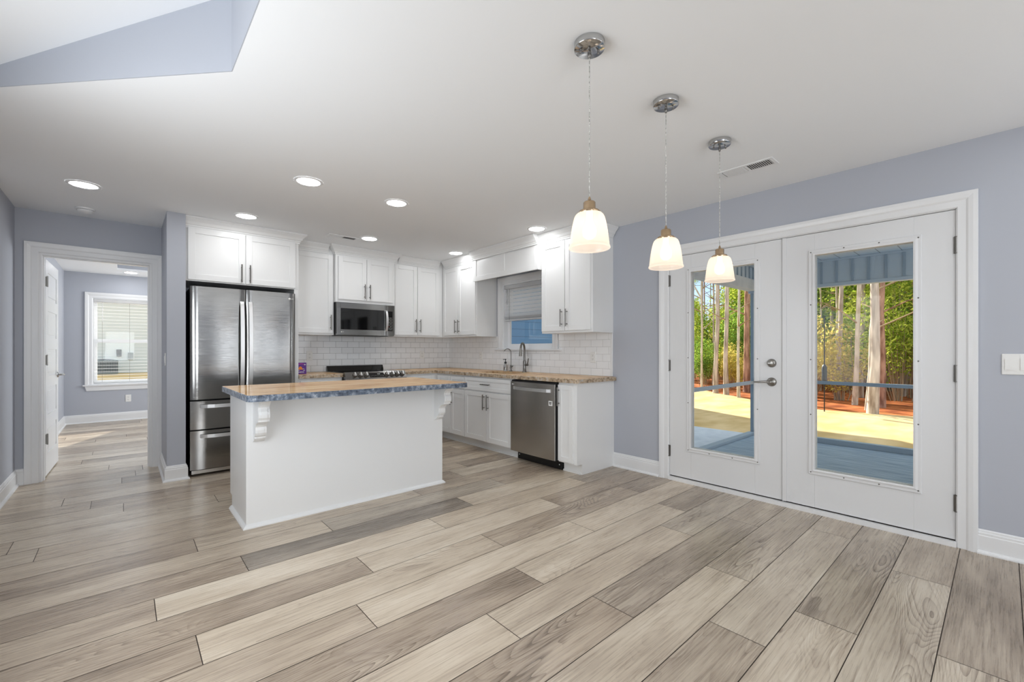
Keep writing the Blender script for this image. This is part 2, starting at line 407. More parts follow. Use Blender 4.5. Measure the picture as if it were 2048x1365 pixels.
# ------------------------------------------------------------------ mesh builder
class MB:
    def __init__(self, T=None):
        self.v = []; self.f = []; self.sm = []; self.mi = []; self.T = T
    def _add(self, vs, fs, smooth=False, mi=0):
        b = len(self.v)
        for p in vs:
            p = tuple(p)
            self.v.append(tuple(self.T(*p)) if self.T else p)
        for f in fs:
            self.f.append([i + b for i in f]); self.sm.append(smooth); self.mi.append(mi)
    def box(self, x0, x1, y0, y1, z0, z1, mi=0):
        vs = [(x, y, z) for x in (x0, x1) for y in (y0, y1) for z in (z0, z1)]
        self._add(vs, [(0, 1, 3, 2), (4, 6, 7, 5), (0, 4, 5, 1), (2, 3, 7, 6), (0, 2, 6, 4), (1, 5, 7, 3)], False, mi)
        return self
    def prism(self, pts, ax, a0, a1, smooth=False):
        """pts: 2D outline; ax: extrusion axis ('x': pts=(y,z), 'y': (x,z), 'z': (x,y))"""
        def P(p, a):
            return {'x': (a, p[0], p[1]), 'y': (p[0], a, p[1]), 'z': (p[0], p[1], a)}[ax]
        n = len(pts)
        self._add([P(p, a0) for p in pts], [list(range(n))])
        self._add([P(p, a1) for p in pts], [list(range(n))[::-1]])
        self._add([P(p, a0) for p in pts] + [P(p, a1) for p in pts], [(i, (i + 1) % n, n + (i + 1) % n, n + i) for i in range(n)], smooth)
        return self
    def lathe(self, c, prof, n=24, ax='z', smooth=True, caps=True):
        c = Vector(c)
        B = {'z': (Vector((1, 0, 0)), Vector((0, 1, 0)), Vector((0, 0, 1))), 'x': (Vector((0, 1, 0)), Vector((0, 0, 1)), Vector((1, 0, 0))), 'y': (Vector((0, 0, 1)), Vector((1, 0, 0)), Vector((0, 1, 0)))}[ax] if isinstance(ax, str) else ax
        vs = []
        for r, h in prof:
            for i in range(n):
                a = 2 * math.pi * i / n
                vs.append(c + B[0] * (r * math.cos(a)) + B[1] * (r * math.sin(a)) + B[2] * h)
        fs = [(k * n + i, k * n + (i + 1) % n, (k + 1) * n + (i + 1) % n, (k + 1) * n + i) for k in range(len(prof) - 1) for i in range(n)]
        self._add(vs, fs, smooth)
        if caps:
            for k in (0, len(prof) - 1):
                if prof[k][0] > 1e-5:
                    self._add(vs[k * n:(k + 1) * n], [list(range(n))])
        return self
    def cyl(self, p0, p1, r, n=12, r1=None, caps=True):
        p0, p1 = Vector(p0), Vector(p1)
        d = p1 - p0; L = d.length; d.normalize()
        u = d.orthogonal().normalized(); w = d.cross(u)
        return self.lathe(p0, [(r, 0), (r if r1 is None else r1, L)], n, (u, w, d), True, caps)
    def tube(self, path, r, n=10, radii=None):
        path = [Vector(p) for p in path]
        d0 = (path[1] - path[0]).normalized(); u = d0.orthogonal().normalized()
        vs = []
        for i, p in enumerate(path):
            d = (path[min(i + 1, len(path) - 1)] - path[max(i - 1, 0)]).normalized()
            u = (u - d * u.dot(d)).normalized(); w = d.cross(u)
            rr = radii[i] if radii else r
            for k in range(n):
                a = 2 * math.pi * k / n
                vs.append(p + u * (rr * math.cos(a)) + w * (rr * math.sin(a)))
        m = len(path)
        fs = [(j * n + k, j * n + (k + 1) % n, (j + 1) * n + (k + 1) % n, (j + 1) * n + k) for j in range(m - 1) for k in range(n)]
        self._add(vs, fs, True)
        self._add(vs[:n], [list(range(n))]); self._add(vs[-n:], [list(range(n))])
        return self
    def sweep(self, path, prof, put, closed=False):
        """path: 2D polyline; prof: closed outline of (offset to the left of the path, height); put(x, y, h) -> 3D"""
        P = [Vector(p) for p in path]; n = len(P); m = len(prof)
        dirs = []
        for i in range(n if closed else n - 1):
            dirs.append((P[(i + 1) % n] - P[i]).normalized())
        rings = []
        for i in range(n):
            if closed: d0, d1 = dirs[i - 1], dirs[i]
            else: d0 = dirs[max(i - 1, 0)]; d1 = dirs[min(i, n - 2)]
            n0 = Vector((-d0.y, d0.x)); n1 = Vector((-d1.y, d1.x))
            mit = (n0 + n1); mit = mit / (1 + n0.dot(n1)) if (1 + n0.dot(n1)) > 1e-3 else n0
            rings.append([put(*(P[i] + mit * o), h) for o, h in prof])
        vs = [q for r in rings for q in r]
        fs = []
        for i in range(n if closed else n - 1):
            j = (i + 1) % n
            for k in range(m):
                fs.append((i * m + k, i * m + (k + 1) % m, j * m + (k + 1) % m, j * m + k))
        self._add(vs, fs)
        if not closed:
            self._add(rings[0], [list(range(m))]); self._add(rings[-1], [list(range(m))])
        return self

ORG = {}
def link(o):
    COL.objects.link(o); return o
def tag(o, label=None, cat=None, group=None, kind=None):
    if label: o['label'] = label
    if cat: o['category'] = cat
    if group: o['group'] = group
    if kind: o['kind'] = kind
    return o
def thing(name, label, cat, loc, group=None):
    o = link(bpy.data.objects.new(name, None))
    o.empty_display_size = 0.1
    o.location = loc
    ORG[o] = Vector(loc)
    return tag(o, label, cat, group)
def build(name, mb, mat, parent=None, bevel=0.0, label=None, loc=None, segs=2, recalc=True):
    org = ORG[parent] if parent is not None else Vector(loc) if loc is not None else Vector((0, 0, 0))
    me = bpy.data.meshes.new(name)
    me.from_pydata([tuple(Vector(v) - org) for v in mb.v], [], mb.f)
    mats = mat if isinstance(mat, (list, tuple)) else [mat]
    for x in mats: me.materials.append(x)
    me.polygons.foreach_set('use_smooth', mb.sm)
    me.polygons.foreach_set('material_index', mb.mi)
    if recalc:
        bm = bmesh.new(); bm.from_mesh(me)
        bmesh.ops.recalc_face_normals(bm, faces=bm.faces)
        bm.to_mesh(me); bm.free()
    me.update()
    o = link(bpy.data.objects.new(name, me))
    if parent is not None: o.parent = parent
    else: o.location = org
    ORG[o] = org
    if bevel:
        b = o.modifiers.new('bevel', 'BEVEL'); b.width = bevel; b.segments = segs; b.limit_method = 'ANGLE'; b.angle_limit = R(40)
        b.harden_normals = False
    if label: o['label'] = label
    return o
def struct(name, mb, mat, parent=None, bevel=0.0, recalc=True):
    o = build(name, mb, mat, parent, bevel, recalc=recalc)
    if parent is None: o['kind'] = 'structure'
    return o
def text_part(name, s, size, put_rot, loc, mat, parent, depth=0.0006):
    cu = bpy.data.curves.new(name, 'FONT'); cu.body = s; cu.size = size; cu.extrude = depth; cu.align_x = 'CENTER'; cu.align_y = 'CENTER'
    t = link(bpy.data.objects.new(name + '_curve', cu))
    dg = bpy.context.evaluated_depsgraph_get()
    me = bpy.data.meshes.new_from_object(t.evaluated_get(dg))
    bpy.data.objects.remove(t)
    me.transform(Matrix.Translation(Vector(loc) - ORG[parent]) @ put_rot.to_4x4())
    me.materials.clear(); me.materials.append(mat)
    o = link(bpy.data.objects.new(name, me)); o.parent = parent; ORG[o] = ORG[parent]
    return o
ROT_FACE_NY = Matrix.Rotation(R(90), 3, 'X')                      # lettering facing -y
ROT_FACE_NX = Matrix.Rotation(R(-90), 3, 'Z') @ Matrix.Rotation(R(90), 3, 'X')  # facing -x

# ------------------------------------------------------------------ plan of the place (metres, camera above the origin)
XR = 3.755      # right wall
XL = -0.72      # left wall
YK = 5.69       # kitchen back wall
YD = 5.74       # wall with the bedroom doorway
YF = 9.85       # bedroom far wall
HC = 2.44
YB = -4.0       # living room rear wall
LA = lambda W: (lambda a, d, z: (a, W - d, z))     # wall facing -y : (along, out, up)
LB = lambda W: (lambda a, d, z: (W - d, a, z))     # wall facing -x
ISO = lambda X: (lambda a, d, z: (X + d, a, z))    # wall facing +x

# ------------------------------------------------------------------ floor
def make_floor():
    W, L, y0, g = 0.229, 1.495, -0.055, 0.0018
    X0, X1, Y0, Y1 = XL - 0.12, XR + 0.14, YB, YF + 0.02
    ph = {-1: 1.2, 0: 2.371, 1: 3.096, 2: 2.285, 3: 1.917, 4: 2.396, 5: 1.689, 6: 1.219, 7: 1.59, 8: 0.808, 9: 0.221, 10: 0.994, 11: 0.105,
          12: 0.499, 13: 1.022, 14: 0.323, 15: 2.378, 16: -0.384, 17: -0.514, 18: 0.548, 19: -0.007, 21: -0.36, 23: -0.02, 26: -0.12, 28: -0.339, 30: -0.275}
    # board tones read from the photograph: (row, x just right of the joint) -> light 1 .. dark 0, ring strength, cool cast
    T = {14: [(-9, .42, .4, 0), (.3, .62, .4, 0), (1.8, .45, .5, 0)], 13: [(-9, .60, .3, 0), (1.0, .50, .3, .5), (2.5, .45, .4, 0)],
         12: [(-9, .40, .5, 0), (.49, .22, .5, .8), (1.98, .74, .3, 0)], 11: [(-9, .5, .5, 0), (.1, .80, .2, 0), (1.6, .66, .4, 0), (3.08, .42, .5, .4)],
         10: [(-9, .42, .6, 0), (.1, .36, .6, 0), (.99, .78, .2, 0), (2.48, .40, .8, 0)], 9: [(-9, .34, .6, 0), (.22, .72, .7, 0), (1.71, .48, 1, 0), (3.2, .40, .6, .2)],
         8: [(-9, .5, .6, 0), (.8, .74, .3, 0), (2.29, .72, .3, 0)], 7: [(-9, .5, .4, 0), (.09, .36, 1, 0), (1.58, .70, .4, .1), (3.07, .36, .9, .3)],
         6: [(-9, .68, .3, 0), (1.2, .62, .5, .1), (2.7, .58, .9, .5)], 5: [(-9, .42, 1, 0), (1.68, .38, .7, .4), (3.16, .50, .8, .3)],
         4: [(-9, .60, .4, .2), (.9, .66, .4, .2), (2.39, .52, 1, .4)], 3: [(-9, .42, .5, .3), (1.91, .60, .3, .4), (3.4, .50, .4, .3)],
         2: [(-9, .60, 1, .3), (2.28, .44, 1, .5)], 1: [(-9, .62, 1, .5), (3.09, .46, .3, .4)], 0: [(-9, .60, .9, .4), (2.37, .32, .3, .4)], -1: [(-9, .34, .5, .3)]}
    rnd = random.Random(3)
    vs, fs, uvs, cols, mids = [], [], [], [], []
    def quad(a, b, c, d, uv, col, mi):
        i = len(vs); vs.extend((a, b, c, d)); fs.append((i, i + 1, i + 2, i + 3)); uvs.extend(uv); cols.extend([col] * 4); mids.append(mi)
    quad((X0, Y0, -0.0025), (X1, Y0, -0.0025), (X1, Y1, -0.0025), (X0, Y1, -0.0025), [(0, 0)] * 4, (0, 0, 0, 1), 1)
    r0 = math.floor((Y0 - y0) / W); r1 = math.ceil((Y1 - y0) / W)
    for r in range(r0, r1):
        ya, yb = y0 + r * W, y0 + (r + 1) * W
        ya, yb = max(ya, Y0), min(yb, Y1)
        if yb - ya < 0.01: continue
        x = ph.get(r, rnd.uniform(0, L))
        x -= math.ceil((x - X0) / L) * L
        while x < X1:
            a, b = max(x, X0), min(x + L, X1)
            if b - a > 0.004:
                tone = None
                for xs, t, rg, cc in T.get(r, []):
                    if x + 0.02 >= xs or xs == -9: tone = (t, rg, cc)
                if tone is None: tone = (rnd.choice((.38, .5, .62, .7, .78)), rnd.choice((.2, .5, .8)), rnd.choice((0, 0, .2)))
                du, dv = rnd.uniform(0, 60), rnd.uniform(0, 60)
                P = [(a + g, ya + g), (b - g, ya + g), (b - g, yb - g), (a + g, yb - g)]
                quad(*[(px, py, 0.0) for px, py in P], [(px - x + du, py - ya + dv) for px, py in P], (tone[0], tone[1], tone[2], 1), 0)
            x += L
    me = bpy.data.meshes.new('floor')
    me.from_pydata(vs, [], fs)
    me.materials.append(M['floor']); me.materials.append(M['grout'])
    me.polygons.foreach_set('material_index', mids)
    ul = me.uv_layers.new(name='plank')
    for i, u in enumerate(uvs): ul.data[i].uv = u
    ca = me.color_attributes.new('tone', 'FLOAT_COLOR', 'CORNER')
    for i, c in enumerate(cols): ca.data[i].color = c
    o = link(bpy.data.objects.new('floor', me)); o['kind'] = 'structure'
make_floor()

# ------------------------------------------------------------------ walls
TH = 0.14
def wall_with_holes(name, T, a0, a1, holes, z0=0.0, z1=HC, th=TH, mat=None):
    """wall slab behind its face (out = 0 .. -th) with rectangular holes [(a, b, za, zb)]"""
    mb = MB(T)
    cuts = sorted(set([a0, a1] + [h[0] for h in holes] + [h[1] for h in holes]))
    for i in range(len(cuts) - 1):
        c0, c1 = cuts[i], cuts[i + 1]; mid = (c0 + c1) / 2
        hs = sorted([h for h in holes if h[0] < mid < h[1]], key=lambda h: h[2])
        z = z0
        for h in hs:
            if h[2] > z: mb.box(c0, c1, -th, 0, z, h[2])
            z = h[3]
        if z < z1: mb.box(c0, c1, -th, 0, z, z1)
    return struct(name, mb, mat or M['wall'])
FD = (0.19, 2.05, 0.0, 2.045)        # french door opening on the right wall
KW = (3.51, 4.41, 1.20, 2.05)        # kitchen window
wall_with_holes('wall_right', LB(XR), YB, YK + 0.05, [FD, KW, (-2.8, -1.2, 0.65, 2.05)])
wall_with_holes('wall_back', LA(YK), 0.42, XR, [])
BD = (-0.575, 0.205, 0.0, 2.062)     # bedroom doorway
wall_with_holes('wall_back_doorway', LA(YD), XL, 0.42, [BD])
struct('wall_column', MB().box(0.283, 0.42, 5.0, YD, 0, HC), M['wall'])
wall_with_holes('wall_left', lambda a, d, z: (XL + d, a, z), YB, YF + 0.14, [(1.2, 2.6, 0.7, 2.0)], 0, HC + 0.02)
wall_with_holes('wall_rear', lambda a, d, z: (a, YB + d, z), XL, XR, [(-0.6, 0.5, 0.5, 2.2), (2.06, 2.34, 0.5, 2.2), (2.99, 3.21, 0.5, 2.2)], 0, 3.9)
BW = (-0.393, 0.52, 0.62, 2.035)     # bedroom window
wall_with_holes('wall_bedroom_far', LA(YF), XL, 3.2, [BW])
struct('wall_bedroom_right', MB().box(3.2, 3.34, YK + TH + 0.05, YF, 0, HC), M['wall'])
struct('wall_bedroom_near', MB().box(0.42, 3.2, YK + TH, YK + TH + 0.05, 0, HC), M['wall'])

# ceiling: flat over the kitchen, cut away on a diagonal where the living room vault rises
cm = MB()
DX, DY = 0.362, 2.30
kx = XL - 0.02
ky = DY + (DX - kx) * 1.08
outl = [(DX, YB), (XR + 0.05, YB), (XR + 0.05, YK + 0.06), (kx, YK + 0.10), (kx, ky), (DX, DY)]
cm.prism(outl, 'z', HC, HC + 0.03)
struct('ceiling', cm, M['ceiling'])
# vertical faces of the step and the sloping vault
vt = lambda x: 2.545 + 0.30 * (x + 0.443)
sb = MB()
sb.prism([(DX - 0.004, YB), (DX - 0.0005, YB), (DX - 0.0005, DY), (DX - 0.004, DY - 0.002)], 'z', HC + 0.0, 2.9)
sb._add([(DX - 0.004, DY - 0.004, HC), (kx, ky - 0.006, HC), (kx, ky - 0.006, 2.9), (DX - 0.004, DY - 0.004, 2.9), (DX - 0.0005, DY - 0.0008, HC), (kx, ky - 0.0008, HC), (kx, ky - 0.0008, 2.9), (DX - 0.0005, DY - 0.0008, 2.9)],
        [(0, 1, 2, 3), (4, 5, 6, 7), (0, 1, 5, 4), (3, 2, 6, 7), (0, 3, 7, 4), (1, 2, 6, 5)])
struct('wall_ceiling_step', sb, M['wall'])
vb = MB()
vb._add([(kx, YB, vt(kx)), (DX + 0.03, YB, vt(DX + 0.03)), (DX + 0.03, ky, vt(DX + 0.03)), (kx, ky, vt(kx)),
         (kx, YB, vt(kx) + 0.05), (DX + 0.03, YB, vt(DX + 0.03) + 0.05), (DX + 0.03, ky, vt(DX + 0.03) + 0.05), (kx, ky, vt(kx) + 0.05)],
        [(0, 1, 2, 3), (4, 5, 6, 7), (0, 1, 5, 4), (3, 2, 6, 7), (0, 3, 7, 4), (1, 2, 6, 5)])
struct('ceiling_vault', vb, M['vault'])
# bedroom ceiling with a shallow tray
bc = MB()
ta, tb, tc_, td = -0.085, 2.6, 6.7, 9.2
bc.box(kx, 3.3, YK + 0.10, tc_, HC, HC + 0.03).box(kx, 3.3, td, YF + 0.05, HC, HC + 0.03).box(kx, ta, tc_, td, HC, HC + 0.03).box(tb, 3.3, tc_, td, HC, HC + 0.03)
bc.box(ta - 0.02, tb + 0.02, tc_ - 0.02, td + 0.02, HC + 0.28, HC + 0.31)
struct('ceiling_bedroom', bc, M['ceiling'])
bt = MB()
bt.box(ta - 0.03, ta, tc_, td, HC + 0.0305, HC + 0.28).box(tb, tb + 0.03, tc_, td, HC + 0.0305, HC + 0.28).box(ta - 0.03, tb + 0.03, tc_ - 0.03, tc_, HC + 0.0305, HC + 0.28).box(ta - 0.03, tb + 0.03, td, td + 0.03, HC + 0.0305, HC + 0.28)
struct('wall_bedroom_tray', bt, M['wall'])
# roof above everything, seen by nobody but keeps the sun out
struct('ceiling_roof_deck', MB().box(XL - 0.5, XR + 0.3, YB - 0.3, YF + 0.5, 3.95, 4.0), M['roof'])
struct('wall_attic', MB().box(XL - TH, XL - 0.02, YB, YF + .14, HC + 0.02, 3.95).box(XR, XR + TH, YB, YF + .14, HC, 3.95).box(XL, XR, YF, YF + TH, HC, 3.95), M['siding_blue'])

# ------------------------------------------------------------------ trim
BASE = [(0, 0), (0.030, 0), (0.030, 0.008), (0.026, 0.016), (0.016, 0.020), (0.016, 0.104), (0.013, 0.108), (0.013, 0.120), (0.008, 0.124), (0.007, 0.134), (0.002, 0.140), (0, 0.140)]
flat = lambda x, y, h: (x, y, h)
def baseboard(name, path):
    struct(name, MB().sweep(path, BASE, flat), M['trim'])
# left of path = into the room
baseboard('baseboard_right', [(XR, 2.14), (XR, 2.665)][::1])
baseboard('baseboard_right_near', [(XR, YB), (XR, 0.105)])
baseboard('baseboard_left', [(XL, YD), (XL, YB)][::1])
baseboard('baseboard_doorway', [(-0.665, YD), (XL + 0.001, YD)])
baseboard('baseboard_column', [(0.42, 5.06), (0.42, 5.0), (0.283, 5.0), (0.283, YD)])
baseboard('baseboard_bedroom', [(3.2, YF), (XL, YF), (XL, YD + TH)])
CAS = [(0, 0), (0, 0.010), (0.006, 0.014), (0.040, 0.014), (0.050, 0.020), (0.070, 0.024), (0.088, 0.024), (0.090, 0.020), (0.090, 0)]
def casing(name, T, a0, a1, z0, z1, legs=True, mat=None):
    put = lambda a, z, h: T(a, h, z)
    path = [(a1, z0), (a1, z1), (a0, z1), (a0, z0)]
    # offset to the right of this path is outward, so mirror the profile
    struct(name, MB().sweep(path, [(-o, h) for o, h in CAS], put), mat or M['trim'])
casing('trim_1', LB(XR), FD[0], FD[1], 0, FD[3])
casing('trim_2', LA(YD), BD[0], BD[1], 0, BD[3])
casing('trim_3', LB(XR), KW[0], KW[1], KW[2], KW[3])
casing('trim_4', LA(YF), BW[0], BW[1], BW[2], BW[3])

# ------------------------------------------------------------------ interior door to the bedroom
dj = MB(LA(YD))
dj.box(BD[0] - 0.0, BD[0] + 0.018, -TH, 0.0, 0, BD[3]).box(BD[1] - 0.018, BD[1], -TH, 0.0, 0, BD[3]).box(BD[0] + 0.018, BD[1] - 0.018, -TH, 0.0, BD[3] - 0.018, BD[3])
dj.box(BD[0] + 0.018, BD[0] + 0.03, -0.09, -0.045, 0, BD[3] - 0.018).box(BD[1] - 0.03, BD[1] - 0.018, -0.09, -0.045, 0, BD[3] - 0.018).box(BD[0] + 0.03, BD[1] - 0.03, -0.09, -0.045, BD[3] - 0.026, BD[3] - 0.018)
struct('trim_5', dj, M['trim'])
# door slab swung open against the left of the bedroom; built square then turned about its hinges
hinge = Vector((-0.548, YD + TH + 0.020, 0))
door1 = link(bpy.data.objects.new('door_1', None)); door1.location = hinge; door1['kind'] = 'structure'; ORG[door1] = hinge
door1.empty_display_size = .1
def dT(a, d, z):  # a: from hinge along the slab, d: thickness (0 hinge side face .. 0.035)
    return (hinge.x + a, hinge.y + d, z)
DW_, DH0, DH1 = 0.765, 0.012, 2.034
sl = MB(dT)
sl.box(0, DW_, 0.006, 0.029, DH0, DH1)
st, rl = 0.115, 0.11
zs = [DH0, DH0 + 0.20]
ph_ = (DH1 - DH0 - 0.20 - 0.115 - 4 * rl) / 5
for face in ((0.0, 0.006), (0.029, 0.035)):
    sl.box(0, st, face[0], face[1], DH0, DH1).box(DW_ - st, DW_, face[0], face[1], DH0, DH1)
    z = DH0 + 0.20
    sl.box(st, DW_ - st, face[0], face[1], DH0, z)
    for k in range(5):
        # raised field of each panel
        fa, fb = (face[0] + 0.002, 0.006) if face[0] == 0 else (0.029, face[1] - 0.002)
        sl.box(st + 0.03, DW_ - st - 0.03, fa, fb, z + 0.03, z + ph_ - 0.03)
        z += ph_
        top = z + (rl if k < 4 else 0.115)
        sl.box(st, DW_ - st, face[0], face[1], z, top)
        z = top
slab = build('door_panel', sl, M['trim'], door1, 0.003)
hz = MB(dT)
for z in (0.36, 1.094, 1.823):
    hh = MB(dT)
    hh.box(-0.010, -0.002, -0.012, 0.030, z - 0.045, z + 0.045)
    hh.cyl((-0.010, -0.012, z - 0.05), (-0.010, -0.012, z + 0.05), 0.0065, 10)
    build('hinge', hh, M['nickel'], door1)
lv = MB(dT)
for sgn, f in ((-1, 0.0), (1, 0.035)):
    lv.lathe((DW_ - 0.065, f, 0.93), [(0.030, 0), (0.030, sgn * 0.010), (0.013, sgn * 0.014), (0.013, sgn * 0.045), (0, sgn * 0.048)], 20, 'y')
    lv.tube([(DW_ - 0.065, f + sgn * 0.045, 0.93), (DW_ - 0.10, f + sgn * 0.052, 0.932), (DW_ - 0.175, f + sgn * 0.050, 0.928)], 0.008, 10)
build('door_handle', lv, M['chrome'], door1)
door1.rotation_euler = (0, 0, R(88.5))

# ------------------------------------------------------------------ french doors
def screw_dots(T, pts, d):
    mb = MB(T)
    for a, z in pts: mb.lathe((a, d, z), [(0.0045, 0), (0.0045, 0.0015), (0.0, 0.002)], 10, 'y')
    return mb
def french_door(name, a0, a1, glass, hinge_a, lever, label_txt):
    d = link(bpy.data.objects.new(name, None)); d.location = (XR, (a0 + a1) / 2, 0); ORG[d] = Vector(d.location); d['kind'] = 'structure'; d.empty_display_size = .1
    T = LB(XR - 0.0)
    g0, g1, z0, z1 = glass
    dz0, dz1 = 0.040, 2.038
    F0, F1 = -0.048, -0.004            # slab thickness, a little behind the wall face
    mb = MB(T)
    mb.box(a0, g0, F0, F1, dz0, dz1).box(g1, a1, F0, F1, dz0, dz1).box(g0, g1, F0, F1, dz0, z0).box(g0, g1, F0, F1, z1, dz1)
    build('door_panel', mb, M['door'], d, 0.0015)
    put = lambda a, z, h: T(a, h, z)
    for side in (0, 1):
        prof = [(-0.002, 0), (-0.002, 0.012), (0.008, 0.014), (0.020, 0.010), (0.034, 0.010), (0.037, 0.005), (0.037, 0)]
        if side == 0: pp = [(-o, F1 + h) for o, h in prof]
        else: pp = [(-o, F0 - h) for o, h in prof]
        fr = MB().sweep([(g1, z0), (g1, z1), (g0, z1), (g0, z0)], pp, put, True)
        f = build('glazing_frame', fr, M['door'], d, 0.0)
        if side == 0:
            pts = [(g0 - 0.022, z) for z in (z0 - 0.02, z0 + 0.4, z0 + 0.8, z0 + 1.2, z1 + 0.02)] + [(g1 + 0.022, z) for z in (z0 - 0.02, z0 + 0.4, z0 + 0.8, z0 + 1.2, z1 + 0.02)] + [(g0 + 0.17, z0 - 0.022), (g0 + 0.36, z0 - 0.022), (g0 + 0.17, z1 + 0.022), (g0 + 0.36, z1 + 0.022)]
            build('screws', screw_dots(lambda a, dd, z: T(a, dd, z), pts, F1 + 0.0098), M['screw'], f)
    build('glass_pane', MB(T).box(g0 - 0.001, g1 + 0.001, -0.028, -0.024, z0 - 0.001, z1 + 0.001), M['glass'], d)
    for z in (0.262, 1.046, 1.823):
        hb = MB(T)
        s_ = 1 if hinge_a > a0 + 0.1 else -1
        hb.cyl((hinge_a, 0.004, z - 0.052), (hinge_a, 0.004, z + 0.052), 0.0065, 10)
        for q in (-0.052, 0.046): hb.cyl((hinge_a, 0.004, z + q), (hinge_a, 0.004, z + q + 0.006), 0.0085, 10)
        hb.box(hinge_a - s_ * 0.012, hinge_a, -0.004, 0.0005, z - 0.05, z + 0.05)
        build('hinge', hb, M['nickel_dark'], d)
    sw = MB(T).box(a0 + 0.004, a1 - 0.004, -0.046, -0.008, 0.031, 0.040)
    build('door_sweep', sw, M['rubber'], d)
    if lever:
        la = a0 + 0.070
        dbm = MB(T)
        dbm.lathe((la, F1, 1.086), [(0.033, 0), (0.033, 0.006), (0.027, 0.018), (0.020, 0.022), (0, 0.022)], 28, 'y')
        dbm.box(la - 0.018, la + 0.018, F1 + 0.02, F1 + 0.034, 1.082, 1.090)
        db = build('deadbolt', dbm, M['nickel'], d)
        lm = MB(T)
        lm.lathe((la, F1, 0.940), [(0.034, 0), (0.034, 0.006), (0.026, 0.014), (0.013, 0.018), (0.012, 0.046), (0, 0.050)], 28, 'y')
        lm.tube([(la, F1 + 0.044, 0.940), (la + 0.03, F1 + 0.052, 0.942), (la + 0.11, F1 + 0.050, 0.936)], 0.008, 10, [0.010, 0.009, 0.006])
        build('lever_handle', lm, M['nickel'], d)
    return d
french_door('door_2', 1.127, 2.045, (1.318, 1.843, 0.318, 1.880), 2.049, True, '')
d3 = french_door('door_3', 0.195, 1.121, (0.381, 0.915, 0.318, 1.880), 0.191, False, '')
build('astragal', MB(LB(XR)).box(1.095, 1.123, -0.004, 0.006, 0.04, 2.038), M['door'], d3, 0.002)
fj = MB(LB(XR))
fj.box(FD[0] - 0.0, FD[0] + 0.004, -TH, 0, 0.0, FD[3]).box(FD[1] - 0.004, FD[1], -TH, 0, 0, FD[3]).box(FD[0], FD[1], -TH, -0.0, FD[3] - 0.004, FD[3])
fj.box(FD[0], FD[0] + 0.03, -TH, -0.052, 0.03, FD[3]).box(FD[1] - 0.03, FD[1], -TH, -0.052, 0.03, FD[3]).box(FD[0], FD[1], -TH, -0.052, FD[3] - 0.03, FD[3])
struct('trim_6', fj, M['door'])
struct('trim_7', MB(LB(XR)).prism([(FD[0], 0.0), (FD[1], 0.0), (FD[1], 0.031), (FD[0], 0.031)], 'y', -TH - 0.03, 0.022), M['trim'], bevel=0.004)

# ------------------------------------------------------------------ windows
def window(name, T, a0, a1, z0, z1, depth0=-0.10):
    w = link(bpy.data.objects.new(name, None)); w.location = T((a0 + a1) / 2, 0, z0); ORG[w] = Vector(w.location); w['kind'] = 'structure'; w.empty_display_size = .1
    jm = MB(T)
    t = 0.012
    jm.box(a0, a0 + t, -TH, 0.0, z0, z1).box(a1 - t, a1, -TH, 0.0, z0, z1).box(a0 + t, a1 - t, -TH, 0.0, z1 - t, z1).box(a0 + t, a1 - t, -TH, 0.0, z0, z0 + t)
    build('window_frame', jm, M['vinyl'], w)
    zm = (z0 + z1) / 2
    for k, (za, zb, d) in enumerate(((z0 + t, zm + 0.02, depth0), (zm - 0.02, z1 - t, depth0 - 0.03))):
        s = 0.042
        sm = MB(T)
        A0, A1 = a0 + t, a1 - t
        sm.box(A0, A0 + s, d, d + 0.028, za, zb).box(A1 - s, A1, d, d + 0.028, za, zb).box(A0 + s, A1 - s, d, d + 0.028, za, za + s + 0.012).box(A0 + s, A1 - s, d, d + 0.028, zb - s, zb)
        q = build('sash', sm, M['vinyl'], w, 0.003)
        build('glass_pane', MB(T).box(A0 + s - 0.002, A1 - s + 0.002, d + 0.010, d + 0.014, za + s + 0.010, zb - s + 0.002), M['glass'], q)
    return w
w2 = window('window_2', LB(XR), *KW[:2], KW[2], KW[3])
build('window_sill', MB(LB(XR)).box(KW[0] - 0.145, KW[1] + 0.145, 0.0, 0.036, KW[2] - 0.022, KW[2] - 0.001), M['trim'], w2, 0.004)
w1 = window('window_1', LA(YF), *BW[:2], BW[2], BW[3])
build('window_sill', MB(LA(YF)).box(BW[0] - 0.115, BW[1] + 0.115, 0.0, 0.045, BW[2] - 0.026, BW[2] - 0.001), M['trim'], w1, 0.005)
build('window_apron', MB(LA(YF)).prism([(BW[0] - 0.09, BW[2] - 0.026), (BW[1] + 0.09, BW[2] - 0.026), (BW[1] + 0.07, BW[2] - 0.10), (BW[0] - 0.07, BW[2] - 0.10)], 'y', 0.001, 0.018), M['trim'], w1, 0.003)
